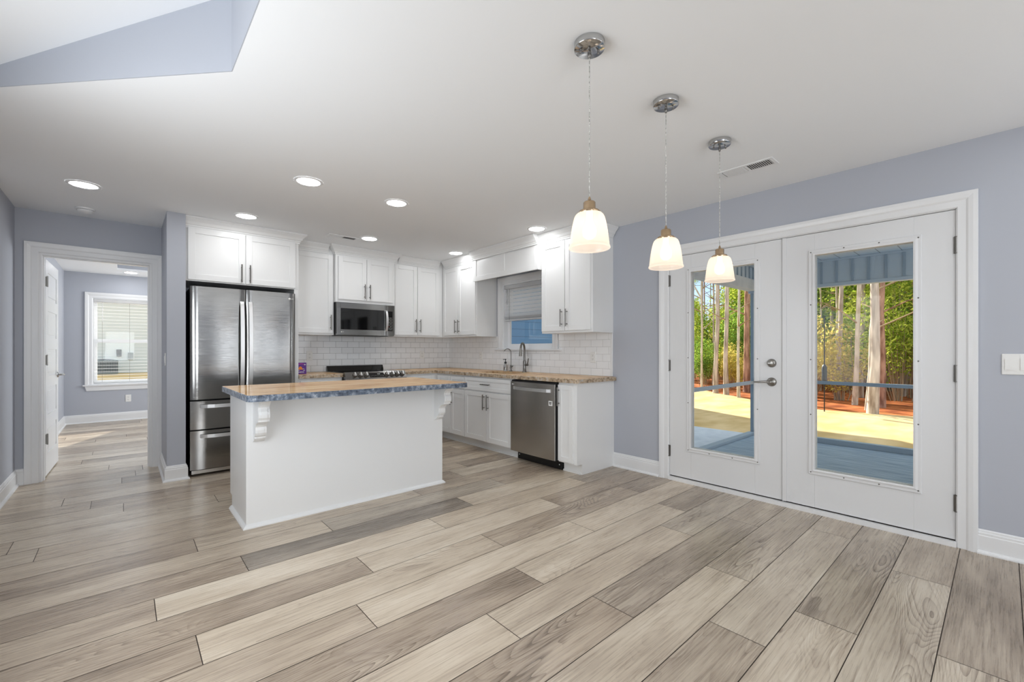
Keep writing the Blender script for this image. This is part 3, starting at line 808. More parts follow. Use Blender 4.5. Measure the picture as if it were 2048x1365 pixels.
# a jamb stool line between casing and sash
# blinds
def blind(label, T, a0, a1, ztop, zbot, pitch, tilt, gap_d, n_cords, stack=0):
    c = T((a0 + a1) / 2, gap_d, zbot)
    t = thing('window_blind', label, 'blind', c)
    build('headrail', MB(T).box(a0, a1, gap_d - 0.03, gap_d + 0.03, ztop - 0.05, ztop), M['blind'], t, 0.003)
    sl = MB(T)
    hw = 0.025
    z = ztop - 0.065
    ct, s_ = math.cos(tilt), math.sin(tilt)
    while z > zbot + 0.03 + stack:
        dy, dz = hw * ct, hw * s_
        n0 = 0.0015
        sl._add([(a0 + 0.004, gap_d - dy, z - dz - n0), (a1 - 0.004, gap_d - dy, z - dz - n0), (a1 - 0.004, gap_d + dy, z + dz - n0), (a0 + 0.004, gap_d + dy, z + dz - n0),
                 (a0 + 0.004, gap_d - dy, z - dz + n0), (a1 - 0.004, gap_d - dy, z - dz + n0), (a1 - 0.004, gap_d + dy, z + dz + n0), (a0 + 0.004, gap_d + dy, z + dz + n0)],
                [(0, 1, 2, 3), (4, 5, 6, 7), (0, 1, 5, 4), (3, 2, 6, 7), (0, 3, 7, 4), (1, 2, 6, 5)])
        z -= pitch
    zz = zbot + 0.028
    while zz < zbot + 0.028 + stack:
        sl.box(a0 + 0.004, a1 - 0.004, gap_d - hw, gap_d + hw, zz, zz + 0.003); zz += 0.0045
    build('slats', sl, M['blind'], t)
    build('bottom_rail', MB(T).box(a0 + 0.002, a1 - 0.002, gap_d - 0.026, gap_d + 0.026, zbot, zbot + 0.022), M['blind'], t, 0.003)
    for k in range(n_cords):
        a = a0 + 0.10 + (a1 - a0 - 0.2) * k / max(1, n_cords - 1)
        build('ladder_cord', MB(T).box(a - 0.0012, a + 0.0012, gap_d + hw + 0.001, gap_d + hw + 0.003, zbot + 0.01, ztop - 0.05), M['nickel_dark'], t)
    return t
kb = blind('white blind half lowered over the kitchen sink window', LB(XR), KW[0] + 0.016, KW[1] - 0.016, KW[3] - 0.014, 1.565, 0.047, R(-64), -0.035, 2, 0.03)
build('wand', MB(LB(XR)).cyl((KW[1] - 0.09, 0.006, KW[3] - 0.07), (KW[1] - 0.09, 0.006, KW[3] - 0.27), 0.003, 8), M['nickel'], kb)
bb = blind('white blind with open slats in the bedroom window', LA(YF), BW[0] + 0.016, BW[1] - 0.016, BW[3] - 0.014, BW[2] + 0.03, 0.054, R(0), -0.035, 3)
build('wand', MB(LA(YF)).cyl((BW[0] + 0.12, 0.004, BW[3] - 0.07), (BW[0] + 0.12, 0.004, BW[3] - 0.38), 0.004, 8), M['blind'], bb)

# ------------------------------------------------------------------ electrical plates
def outlet(T, a, z, label, group=None, kind='outlet'):
    c = T(a, 0, z)
    t = thing('wall_outlet', label, 'outlet', c, group)
    build('cover_plate', MB(T).box(a - 0.036, a + 0.036, 0.0, 0.006, z - 0.059, z + 0.059), M['plate'], t, 0.003)
    for s_ in (-0.021, 0.021):
        rc = build('socket', MB(T).box(a - 0.0165, a + 0.0165, 0.006, 0.0085, z + s_ - 0.014, z + s_ + 0.014), M['plate'], t, 0.002)
        sm = MB(T)
        for q in (-0.0065, 0.0065): sm.box(a + q - 0.0012, a + q + 0.0012, 0.0085, 0.0088, z + s_ - 0.002, z + s_ + 0.007)
        sm.box(a - 0.002, a + 0.002, 0.0085, 0.0088, z + s_ - 0.010, z + s_ - 0.006)
        build('slots', sm, M['dark'], rc)
    return t
BS = 0.008  # backsplash thickness
outlet(LA(YK - BS), 1.703, 1.115, 'outlet on the tile right of the refrigerator, above the purple box')
outlet(LA(YK - BS), 3.270, 1.115, 'outlet on the back tile right of the range')
outlet(LB(XR - BS), 4.875, 1.105, 'outlet on the side wall tile left of the sink')
t = outlet(LB(XR - BS), 2.915, 1.110, 'outlet with dark slots on the tile above the dishwasher')
outlet(LA(YF), 0.045, 0.368, 'outlet low on the bedroom wall under the window')
def switch(T, a0, a1, z, n, label):
    t = thing('light_switch', label, 'switch', T((a0 + a1) / 2, 0, z))
    build('cover_plate', MB(T).box(a0, a1, 0, 0.006, z - 0.059, z + 0.059), M['plate'], t, 0.003)
    for k in range(n):
        c = a0 + (a1 - a0) * (k + 0.5) / n if n > 1 else (a0 + a1) / 2
        build('rocker', MB(T).prism([(c - 0.0165, z - 0.033), (c + 0.0165, z - 0.033), (c + 0.0165, z + 0.033), (c - 0.0165, z + 0.033)], 'y', 0.006, 0.010), M['plate'], t, 0.0015)
    return t
switch(LB(XR), -0.107, 0.009, 1.108, 2, 'double rocker light switch right of the french doors')
switch(lambda a, d, z: (0.283 - d, a, z), 5.10, 5.17, 1.10, 1, 'single switch on the side of the wall stub by the refrigerator')

# ------------------------------------------------------------------ backsplash
bs = MB(LA(YK)).box(1.412, XR - BS, 0.0, BS, 0.905, 1.372)
t = build('tile_backsplash', bs, M['tile_back']); tag(t, 'white subway tile backsplash behind the range', 'backsplash')
bs = MB(LB(XR)).box(2.695, 3.412, 0, BS, 0.905, 1.372).box(4.512, YK - BS - 0.0005, 0, BS, 0.905, 1.372).box(3.412, 4.512, 0, BS, 0.905, KW[2] - 0.023)
t = build('tile_backsplash', bs, M['tile_right']); tag(t, 'white subway tile backsplash around the sink window', 'backsplash')
t2 = build('edge_trim', MB(LB(XR)).box(2.668, 2.695, 0, BS + 0.002, 0.916, 1.364), M['trim'], t, 0.002)

# ------------------------------------------------------------------ cabinets
def shaker(T, a0, a1, z0, z1, d0, s=0.055, th=0.019, mids=()):
    mb = MB(T)
    p = d0 + 0.010
    mb.box(a0 + 0.01, a1 - 0.01, d0, p, z0 + 0.01, z1 - 0.01)
    mb.box(a0, a0 + s, d0, d0 + th, z0, z1).box(a1 - s, a1, d0, d0 + th, z0, z1)
    mb.box(a0 + s, a1 - s, d0, d0 + th, z0, z0 + s).box(a0 + s, a1 - s, d0, d0 + th, z1 - s, z1)
    for m_ in mids: mb.box(m_ - s / 2, m_ + s / 2, d0, d0 + th, z0 + s, z1 - s)
    return mb
def bar_handle(T, a, z, d, L=0.18, vertical=True):
    mb = MB(T)
    r = 0.006; so = 0.030; h = L / 2; q = 0.064
    if vertical:
        mb.cyl((a, d + so, z - h), (a, d + so, z + h), r, 12)
        for k in (-q, q): mb.cyl((a, d, z + k), (a, d + so, z + k), 0.0048, 10)
    else:
        mb.cyl((a - h, d + so, z), (a + h, d + so, z), r, 12)
        for k in (-q, q): mb.cyl((a + k, d, z), (a + k, d + so, z), 0.0048, 10)
    return mb
CROWN = [(0, 2.335), (0.010, 2.335), (0.012, 2.350), (0.018, 2.354), (0.020, 2.364), (0.028, 2.370), (0.040, 2.392), (0.060, 2.412), (0.066, 2.420), (0.072, 2.424), (0.072, 2.4385), (0, 2.4385)]
HZ = {}
def doors(t, T, dz0, dz1, d0, spans, handles, kind='door', s=0.055):
    for (a0, a1), hd in zip(spans, handles):
        dr = build(kind, shaker(T, a0, a1, dz0, dz1, d0, s), M['cab'], t, 0.0012)
        if hd:
            build('handle', bar_handle(T, hd[0], hd[1], d0 + 0.019, 0.18 if len(hd) < 3 else 0.16, len(hd) < 3), M['nickel_dark'], dr)
def cab_body(t, T, a0, a1, depth, z0, z1, toe=False, name='body', fill=0.0):
    mb = MB(T)
    if toe: mb.box(a0, a1, fill, depth - 0.001, 0.10, z1).box(a0, a1, fill, depth - 0.075, 0.0, 0.10)
    else: mb.box(a0, a1, fill, depth, z0, z1)
    return build(name, mb, M['cab'], t, 0.001)
def crown(t, pathpts):
    build('crown_moulding', MB().sweep(pathpts, [(-o, h) for o, h in CROWN], flat), M['cab'], t)
e = 0.0006
# --- over the refrigerator, with the tall side panel
T = LA(YK)
t = thing('wall_cabinet', 'deep white wall cabinet with two doors above the refrigerator', 'cabinet', (0.915, YK, 1.84))
cab_body(t, T, 0.422, 1.4095, YK - 5.08, 1.84, 2.4385)
doors(t, T, 1.852, 2.345, YK - 5.08 + 0.0005, [(0.443, 0.906), (0.913, 1.375)], [(0.873, 1.95), (0.946, 1.95)])
build('side_panel', MB().box(1.366, 1.4095, 5.08, YK - 0.001, 0.0, 1.8395), M['cab'], t, 0.001)
crown(t, [(0.422, 5.08), (1.4095, 5.08), (1.4095, 5.285)])
# --- single door
t = thing('wall_cabinet', 'narrow white wall cabinet with one door between refrigerator and microwave', 'cabinet', (1.65, YK, 1.365))
cab_body(t, T, 1.4105, 1.885, 0.33, 1.365, 2.4385)
doors(t, T, 1.388, 2.325, 0.3305, [(1.43, 1.868)], [(1.838, 1.515)])
crown(t, [(1.4105, 5.36), (1.813, 5.36)])
# --- over the microwave
t = thing('wall_cabinet', 'short white wall cabinet with two doors above the microwave', 'cabinet', (2.265, YK, 1.765))
cab_body(t, T, 1.886, 2.648, 0.385, 1.765, 2.4385)
doors(t, T, 1.80, 2.315, 0.3855, [(1.915, 2.262), (2.268, 2.612)], [(2.232, 1.91), (2.298, 1.91)])
crown(t, [(1.886, 5.355), (1.886, 5.305), (2.648, 5.305), (2.648, 5.355)])
# --- double door right of the range
t = thing('wall_cabinet', 'tall white wall cabinet with two doors right of the microwave', 'cabinet', (3.03, YK, 1.365))
cab_body(t, T, 2.649, 3.415, 0.33, 1.365, 2.4385)
doors(t, T, 1.388, 2.325, 0.3305, [(2.668, 3.003), (3.010, 3.352)], [(2.972, 1.515), (3.040, 1.515)])
crown(t, [(2.722, 5.36), (3.345, 5.36)])
# --- right wall, corner
T2 = LB(XR)
t = thing('wall_cabinet', 'tall white wall cabinet with two doors left of the sink window', 'cabinet', (XR, 4.95, 1.365))
cab_body(t, T2, 4.54, YK - 0.001, 0.335, 1.365, 2.4385)
doors(t, T2, 1.388, 2.325, 0.3355, [(4.951, 5.312), (4.556, 4.944)], [(4.985, 1.505), (4.912, 1.505)])
crown(t, [(3.42, 5.285), (3.42, 4.541)])
# --- valance over the window
t = thing('window_valance', 'white panelled valance bridging the cabinets above the sink window', 'valance', (3.35, 3.95, 2.06))
build('board', shaker(T2, 3.361, 4.539, 2.065, 2.4385, XR - 3.375, 0.06, 0.019, (3.95,)), M['cab'], t, 0.0012)
build('return', MB().box(3.3755, 3.42, 3.361, 3.38, 2.065, 2.4385), M['cab'], t)
crown(t, [(3.356, 4.539), (3.356, 3.361)])
# --- right wall, end cabinet
t = thing('wall_cabinet', 'tall white wall cabinet with two doors right of the sink window', 'cabinet', (XR, 3.01, 1.365))
cab_body(t, T2, 2.665, 3.36, 0.335, 1.365, 2.4385)
doors(t, T2, 1.388, 2.325, 0.3355, [(3.017, 3.347), (2.685, 3.010)], [(3.050, 1.52), (2.978, 1.52)])
crown(t, [(3.42, 3.36), (3.42, 2.665), (3.745, 2.665)])

# --- base cabinets, back wall
t = thing('base_cabinet', 'white base cabinet between refrigerator and range', 'cabinet', (1.65, YK, 0))
cab_body(t, T, 1.4105, 1.884, 0.60, 0, 0.874, True)
doors(t, T, 0.705, 0.850, 0.6005, [(1.430, 1.866)], [(1.648, 0.78, 1)], 'drawer', 0.04)
doors(t, T, 0.115, 0.690, 0.6005, [(1.430, 1.866)], [(1.83, 0.58)])
t = thing('base_cabinet', 'white base cabinet right of the range, filling the corner', 'cabinet', (3.0, YK, 0))
cab_body(t, T, 2.652, 3.168, 0.60, 0, 0.874, True)
doors(t, T, 0.705, 0.850, 0.6005, [(2.672, 3.105)], [(2.89, 0.78, 1)], 'drawer', 0.04)
doors(t, T, 0.115, 0.690, 0.6005, [(2.672, 3.105)], [(2.71, 0.58)])
# --- base cabinets, right wall
def base_right(label, a0, a1, fronts, dspans, dh, wide_drawer=None, end=False, extra_back=0.0):
    t = thing('base_cabinet', label, 'cabinet', (XR, (a0 + a1) / 2, 0))
    D = XR - 3.17
    mb = MB(T2).box(a0, a1 + extra_back, 0.001, D, 0.10, 0.874).box(a0, a1 + extra_back, 0.001, XR - 3.248, 0.0, 0.0995)
    build('body', mb, M['cab'], t, 0.001)
    build('toe_moulding', MB(T2).prism([(a0, 0.0), (a1, 0.0), (a1, 0.016), (a0, 0.016)], 'y', XR - 3.247, XR - 3.236), M['cab'], t, 0.003)
    return t, D
t, D = base_right('white base cabinet with two drawers and two doors, nearest the corner', 4.446, 5.088, None, None, None, extra_back=0.595)
for (a0, a1) in ((4.757, 5.068), (4.452, 4.750)):
    doors(t, T2, 0.705, 0.850, D + 0.0005, [(a0, a1)], [((a0 + a1) / 2, 0.778, 1)], 'drawer', 0.04)
doors(t, T2, 0.115, 0.690, D + 0.0005, [(4.757, 5.068), (4.452, 4.750)], [(4.790, 0.575), (4.720, 0.575)])
t, D = base_right('white sink base cabinet with one wide drawer front beside the dishwasher', 3.552, 4.445, None, None, None)
doors(t, T2, 0.705, 0.855, D + 0.0005, [(3.566, 4.438)], [(4.005, 0.782, 1)], 'drawer', 0.04)
doors(t, T2, 0.115, 0.690, D + 0.0005, [(4.004, 4.438), (3.566, 3.997)], [(4.038, 0.575), (3.965, 0.575)])
t, D = base_right('narrow white base cabinet with one door at the end by the french doors', 2.668, 2.886, None, None, None)
doors(t, T2, 0.115, 0.850, D + 0.0005, [(2.694, 2.880)], [(2.862, 0.735)], s=0.045)
build('end_panel', MB().prism([(3.170, 0.10), (3.245, 0.10), (3.245, 0.0), (XR - 0.001, 0.0), (XR - 0.001, 0.874), (3.170, 0.874)], 'y', 2.655, 2.6675), M['cab'], t, 0.001)

# ------------------------------------------------------------------ countertops
def cutout(o, cutters):
    for mb in cutters:
        c = build('cutter', mb, M['dark'])
        m_ = o.modifiers.new('cut', 'BOOLEAN'); m_.object = c; m_.operation = 'DIFFERENCE'; m_.solver = 'EXACT'
        dg = bpy.context.evaluated_depsgraph_get(); dg.update()
        me = bpy.data.meshes.new_from_object(o.evaluated_get(dg), depsgraph=dg)
        o.modifiers.clear(); me.name = o.data.name; 
        c.data.materials.clear()
        o.data = me
        bpy.data.objects.remove(c)
def round_poly(pts, rads, n=6):
    out = []
    N = len(pts)
    for i, (p, r) in enumerate(zip(pts, rads)):
        p = Vector(p)
        if r <= 0: out.append(tuple(p)); continue
        a = (Vector(pts[i - 1]) - p).normalized(); b = (Vector(pts[(i + 1) % N]) - p).normalized()
        cang = math.acos(max(-1, min(1, a.dot(b)))); t_ = r / math.tan(cang / 2)
        s0, s1 = p + a * t_, p + b * t_
        c = p + (a + b).normalized() * (r / math.sin(cang / 2))
        a0 = math.atan2(s0.y - c.y, s0.x - c.x); a1 = math.atan2(s1.y - c.y, s1.x - c.x)
        d = (a1 - a0 + math.pi) % (2 * math.pi) - math.pi
        for k in range(n + 1):
            a_ = a0 + d * k / n
            out.append((c.x + r * math.cos(a_), c.y + r * math.sin(a_)))
    return out
def slab_mb(outline, z0, z1):
    n = len(outline)
    mb = MB()
    ch = 0.003
    cx = sum(p[0] for p in outline) / n; cy_ = sum(p[1] for p in outline) / n
    def ins(k):  # inset outline
        res = []
        for i in range(n):
            p0, p1, p2 = Vector(outline[i - 1]), Vector(outline[i]), Vector(outline[(i + 1) % n])
            d0 = (p1 - p0).normalized(); d1 = (p2 - p1).normalized()
            n0 = Vector((-d0.y, d0.x)); n1 = Vector((-d1.y, d1.x)); m_ = (n0 + n1) / (1 + n0.dot(n1))
            res.append(tuple(p1 + m_ * k))
        return res
    area = sum(outline[i - 1][0] * outline[i][1] - outline[i][0] * outline[i - 1][1] for i in range(n))
    sg = 1 if area > 0 else -1
    inn = ins(ch * sg)
    mb._add([(x, y, z1) for x, y in inn], [list(range(n))], False, 0)
    mb._add([(x, y, z0) for x, y in outline], [list(range(n))], False, 1)
    vs = [(x, y, z0) for x, y in outline] + [(x, y, z1 - ch) for x, y in outline] + [(x, y, z1) for x, y in inn]
    mb._add(vs, [(i, (i + 1) % n, n + (i + 1) % n, n + i) for i in range(n)] + [(n + i, n + (i + 1) % n, 2 * n + (i + 1) % n, 2 * n + i) for i in range(n)], False, 1)
    return mb
def weld(o):
    bm = bmesh.new(); bm.from_mesh(o.data); bmesh.ops.remove_doubles(bm, verts=bm.verts, dist=1e-5)
    bmesh.ops.recalc_face_normals(bm, faces=bm.faces); bm.to_mesh(o.data); bm.free()
ZC0, ZC1 = 0.875, 0.914
o = build('countertop', slab_mb([(1.411, 5.055), (1.884, 5.055), (1.884, YK - BS - 0.001), (1.411, YK - BS - 0.001)], ZC0, ZC1), [M['granite_x'], M['granite_tan']])
tag(o, 'short striped granite countertop between refrigerator and range', 'countertop')
outl = round_poly([(3.132, 2.622), (XR + 0.0 - 0.001, 2.622), (XR - 0.001, YK - BS - 0.001), (2.652, YK - BS - 0.001), (2.652, 5.055), (3.132, 5.055)], [0.035, 0.0, 0, 0, 0, 0])
outl = [(min(x, XR - BS - 0.003), y) for x, y in outl]
o = build('countertop', slab_mb(outl, ZC0, ZC1), [M['granite_y'], M['granite_tan']])
weld(o)
tag(o, 'long L shaped striped granite countertop around the sink and corner', 'countertop')
SK = (3.245, 3.610, 3.74, 4.33)
cutout(o, [MB().prism(round_poly([(SK[0], SK[2]), (SK[1], SK[2]), (SK[1], SK[3]), (SK[0], SK[3])], [0.03] * 4, 4), 'z', 0.80, 1.0)])
# sink basin
t = thing('kitchen_sink', 'undermount steel sink set in the granite under the window', 'sink', (3.43, 4.03, 0.68))
sm = MB()
ro = round_poly([(SK[0] - 0.004, SK[2] - 0.004), (SK[1] + 0.004, SK[2] - 0.004), (SK[1] + 0.004, SK[3] + 0.004), (SK[0] - 0.004, SK[3] + 0.004)], [0.034] * 4, 4)
n_ = len(ro)
ri = [(3.43 + (x - 3.43) * 0.93, 4.035 + (y - 4.035) * 0.95) for x, y in ro]
rx = [(3.43 + (x - 3.43) * 1.008, 4.035 + (y - 4.035) * 1.006) for x, y in ro]
sm._add([(x, y, 0.8745) for x, y in ro] + [(x, y, 0.69) for x, y in ri] + [(x, y, 0.685) for x, y in rx] + [(x, y, 0.8745) for x, y in rx],
        [(i, (i + 1) % n_, n_ + (i + 1) % n_, n_ + i) for i in range(n_)] + [list(range(n_, 2 * n_))] + [list(range(2 * n_, 3 * n_))] +
        [(2 * n_ + i, 2 * n_ + (i + 1) % n_, 3 * n_ + (i + 1) % n_, 3 * n_ + i) for i in range(n_)] + [(i, (i + 1) % n_, 3 * n_ + (i + 1) % n_, 3 * n_ + i) for i in range(n_)])
build('basin', sm, M['steel_sink'], t)
build('drain', MB().lathe((3.43, 4.035, 0.690), [(0.045, 0), (0.045, 0.003), (0.02, 0.001), (0, 0.001)], 20), M['chrome'], t)
# make room for the basin in the sink cabinet body: cut after both exist
for ob in list(bpy.data.objects):
    if ob.name.startswith('body') and ob.parent and 'sink base' in ob.parent.get('label', ''):
        org = ORG[ob]
        c = MB().box(3.21, 3.65, 3.70, 4.37, 0.60, 0.95)
        cc = build('cutter', c, M['dark'])
        m_ = ob.modifiers.new('cut', 'BOOLEAN'); m_.object = cc; m_.solver = 'EXACT'
        bpy.context.view_layer.update()
        dg = bpy.context.evaluated_depsgraph_get(); dg.update()
        me = bpy.data.meshes.new_from_object(ob.evaluated_get(dg), depsgraph=dg)
        ob.modifiers.clear(); ob.data = me
        bpy.data.objects.remove(cc)

# ------------------------------------------------------------------ island
IX0, IX1, IY0, IY1 = 0.602, 2.125, 3.335, 3.915
t = thing('kitchen_island', 'white kitchen island base with two scroll corbels under granite overhang', 'island', ((IX0 + IX1) / 2, 3.62, 0))
build('body', MB().prism([(IY0, 0), (IY1 - 0.07, 0), (IY1 - 0.07, 0.10), (IY1, 0.10), (IY1, 0.874), (IY0, 0.874)], 'x', IX0, IX1), M['cab'], t, 0.0015)
sp_ = [(0, 0), (0.020, 0), (0.020, 0.006), (0.014, 0.016), (0.004, 0.024), (0, 0.026)]
build('shoe_moulding', MB().sweep([(IX0, IY1 - 0.07), (IX0, IY0), (IX1, IY0), (IX1, IY1 - 0.07)], [(-o_, h) for o_, h in sp_], flat), M['cab'], t)
TI = lambda a, d, z: (a, IY1 + d, z)
for k in range(3):
    a0 = IX0 + 0.02 + k * 0.497
    dr = build('door', shaker(TI, a0, a0 + 0.485, 0.115, 0.69, 0.0005), M['cab'], t, 0.0012)
    build('handle', bar_handle(TI, a0 + 0.45, 0.58, 0.0195), M['nickel_dark'], dr)
    dr = build('drawer', shaker(TI, a0, a0 + 0.485, 0.705, 0.855, 0.0005, 0.04), M['cab'], t, 0.0012)
    build('handle', bar_handle(TI, a0 + 0.24, 0.78, 0.0195, 0.16, False), M['nickel_dark'], dr)
def corbel(x0, x1):
    P = [(0, 0.874), (0.205, 0.874), (0.205, 0.858), (0.190, 0.850), (0.172, 0.835), (0.160, 0.818), (0.160, 0.806), (0.168, 0.790), (0.172, 0.770), (0.170, 0.750), (0.160, 0.735), (0.158, 0.722), (0.128, 0.718),
         (0.108, 0.706), (0.088, 0.694), (0.078, 0.680), (0.080, 0.660), (0.078, 0.640), (0.066, 0.622), (0.052, 0.612), (0.052, 0.602), (0.040, 0.590), (0.022, 0.578), (0, 0.572)]
    mb = MB().prism([(IY0 - d, z) for d, z in P], 'x', x0, x1)
    mb.prism([(IY0 - d - 0.004, z) for d, z in P[2:]] + [(IY0, 0.574), (IY0, 0.858)], 'x', x0 + 0.014, x1 - 0.014)
    return mb
build('corbel', corbel(0.640, 0.706), M['cab'], t, 0.002)
build('corbel', corbel(2.040, 2.106), M['cab'], t, 0.002)
outl = round_poly([(0.548, 2.988), (2.172, 2.988), (2.172, 3.935), (0.548, 3.935)], [0.045, 0.045, 0.02, 0.02])
o = build('countertop', slab_mb(outl, ZC0, ZC1), [M['granite_x'], M['granite_blue']])
weld(o)
tag(o, 'striped granite slab with blue grey edge on the kitchen island', 'countertop')

# ------------------------------------------------------------------ refrigerator
FX0, FX1, FYF = 0.453, 1.357, 5.0
t = thing('refrigerator', 'stainless french door refrigerator with two freezer drawers', 'refrigerator', (0.905, 5.3, 0))
build('body', MB().box(FX0 + 0.006, FX1 - 0.006, FYF + 0.075, 5.66, 0.035, 1.775), M['black'], t, 0.004)
for x in (FX0 + 0.01, FX1 - 0.09): build('hinge_cover', MB().box(x, x + 0.08, FYF + 0.065, FYF + 0.14, 1.7755, 1.795), M['black'], t, 0.004)
build('gasket', MB().box(FX0 + 0.012, FX1 - 0.012, FYF + 0.062, FYF + 0.0745, 0.05, 1.768), M['dark'], t)
def fdoor(x0, x1, z0, z1, bulge):
    n = 14
    pts = []
    for i in range(n + 1):
        s_ = i / n
        x = x0 + (x1 - x0) * s_
        e_ = min(s_, 1 - s_) * (x1 - x0)
        rnd_ = 0.012 * (1 - min(1, e_ / 0.012)) ** 2
        pts.append((x, FYF + rnd_ - bulge * (1 - (2 * s_ - 1) ** 2)))
    pts += [(x1, FYF + 0.060), (x0, FYF + 0.060)]
    mb = MB()
    m_ = len(pts)
    mb._add([(x, y, z0) for x, y in pts], [list(range(m_))]); mb._add([(x, y, z1) for x, y in pts], [list(range(m_))])
    mb._add([(x, y, z0) for x, y in pts[:n + 1]] + [(x, y, z1) for x, y in pts[:n + 1]], [(i, i + 1, n + 2 + i, n + 1 + i) for i in range(n)], True)
    q = pts[n:] + [pts[0]]
    mb._add([(x, y, z0) for x, y in q] + [(x, y, z1) for x, y in q], [(i, i + 1, 4 + i + 1, 4 + i) for i in range(3)])
    return mb
XM = 0.901
dl = build('door', fdoor(FX0, XM - 0.004, 0.722, 1.785, 0.003), M['steel'], t)
dr_ = build('door', fdoor(XM + 0.004, FX1, 0.722, 1.785, 0.003), M['steel'], t)
d1_ = build('drawer', fdoor(FX0, FX1, 0.442, 0.706, 0.004), M['steel'], t)
d2_ = build('drawer', fdoor(FX0, FX1, 0.065, 0.428, 0.004), M['steel'], t)
build('base_grille', MB().box(FX0 + 0.01, FX1 - 0.01, FYF + 0.02, FYF + 0.074, 0.022, 0.058), M['steel_dark'], t, 0.003)
for x in (FX0 + 0.06, FX1 - 0.06):
    for y in (FYF + 0.12, 5.58): build('foot', MB().cyl((x, y, 0.0), (x, y, 0.036), 0.022, 14), M['black'], t)
def vhandle(x, sgn, z0, z1):
    mb = MB(); n = 16; w = 0.016
    L1, L2 = [], []
    for i in range(n + 1):
        s_ = i / n; z = z0 + (z1 - z0) * s_
        o_ = 0.012 + 0.045 * math.sin(math.pi * s_) ** 0.5
        L1.append((FYF - 0.006 - o_, z)); L2.append((FYF - 0.006 - max(0.0, o_ - 0.014), z))
    poly = L1 + L2[::-1]
    m_ = len(poly)
    for a in (x - w, x + w): mb._add([(a, p[0], p[1]) for p in poly], [(i, i + 1, m_ - 2 - i, m_ - 1 - i) for i in range(n)])
    mb._add([(x - w, p[0], p[1]) for p in poly] + [(x + w, p[0], p[1]) for p in poly], [(i, (i + 1) % m_, m_ + (i + 1) % m_, m_ + i) for i in range(m_)], True)
    return mb
build('handle', vhandle(XM - 0.036, -1, 0.80, 1.665), M['handle_steel'], dl, 0.003)
build('handle', vhandle(XM + 0.036, 1, 0.80, 1.665), M['handle_steel'], dr_, 0.003)
def hhandle(z):
    mb = MB(); n = 14
    pts = []
    x0, x1 = FX0 + 0.075, FX1 - 0.075
    for i in range(n + 1):
        s_ = i / n
        pts.append((x0 + (x1 - x0) * s_, FYF - 0.012 - 0.040 * min(1, math.sin(math.pi * s_) * 3.0)))
    out = pts + [(p[0], min(FYF - 0.008, p[1] + 0.014)) for p in pts[::-1]]
    mb.prism(out, 'z', z - 0.016, z + 0.016)
    return mb
build('handle', hhandle(0.658), M['handle_steel'], d1_, 0.003)
build('handle', hhandle(0.378), M['handle_steel'], d2_, 0.003)
lb = build('badge', MB().lathe((1.298, FYF - 0.0035, 1.725), [(0.012, 0), (0.012, -0.0015), (0, -0.0015)], 20, 'y'), M['plate'], dr_)
text_part('badge_lettering', 'LG', 0.020, ROT_FACE_NY, (1.325, FYF - 0.003, 1.725), M['plate'], dr_)

# ------------------------------------------------------------------ microwave
t = thing('microwave', 'stainless over the range microwave with black window and keypad', 'microwave', (2.262, 5.45, 1.365))
MX0, MX1, MY, MZ0, MZ1 = 1.888, 2.626, 5.275, 1.366, 1.762
build('body', MB().box(MX0 + 0.004, MX1 - 0.002, MY + 0.036, YK - BS - 0.002, MZ0 + 0.004, MZ1), M['black'], t, 0.003)
dm = MB()
wx0, wx1, wz0, wz1 = 1.936, 2.492, 1.436, 1.690
px = 2.535
dm.box(MX0, wx0, MY, MY + 0.035, MZ0, MZ1).box(wx1, px - 0.002, MY, MY + 0.035, MZ0, MZ1).box(wx0, wx1, MY, MY + 0.035, MZ0, wz0).box(wx0, wx1, MY, MY + 0.035, wz1, MZ1)
dd = build('door', dm, M['steel'], t, 0.002)
build('window', MB().box(wx0, wx1, MY + 0.002, MY + 0.02, wz0, wz1), M['blackglass'], dd)
cp = build('control_panel', MB().box(px, MX1, MY, MY + 0.035, MZ0, MZ1), M['steel'], t, 0.002)
build('keypad', MB().box(px + 0.006, MX1 - 0.022, MY - 0.0015, MY + 0.001, 1.43, 1.685), M['blackglass'], cp)
km, kr = MB(), MB()
for r_ in range(9):
    for c_ in range(3):
        x = px + 0.016 + c_ * 0.018; z = 1.445 + r_ * 0.019
        (kr if (r_ == 2 and c_ == 0) else km).box(x, x + 0.007 + 0.003 * ((r_ + c_) % 2), MY - 0.0022, MY - 0.0014, z, z + 0.0055)
build('key_marks', km, M['key'], cp); build('key_mark_red', kr, M['key_red'], cp)
hm = MB()
pts = []
for i in range(13):
    s_ = i / 12; z = 1.425 + 0.27 * s_
    pts.append((MY - 0.010 - 0.036 * math.sin(math.pi * s_) ** 0.6, z))
hm.prism(pts + [(p[0] + 0.010, p[1]) for p in pts[::-1]], 'x', 2.500, 2.526)
build('handle', hm, M['handle_steel'], dd, 0.002)
build('underside_vent', MB().box(MX0 + 0.05, MX1 - 0.06, MY + 0.05, MY + 0.30, MZ0 - 0.006, MZ0 + 0.0035), M['black'], t)
build('badge', MB().lathe((1.944, MY - 0.0002, 1.405), [(0.007, 0), (0.007, -0.0012), (0, -0.0012)], 16, 'y'), M['plate'], dd)
text_part('badge_lettering', 'LG', 0.014, ROT_FACE_NY, (1.963, MY - 0.0008, 1.405), M['plate'], dd)

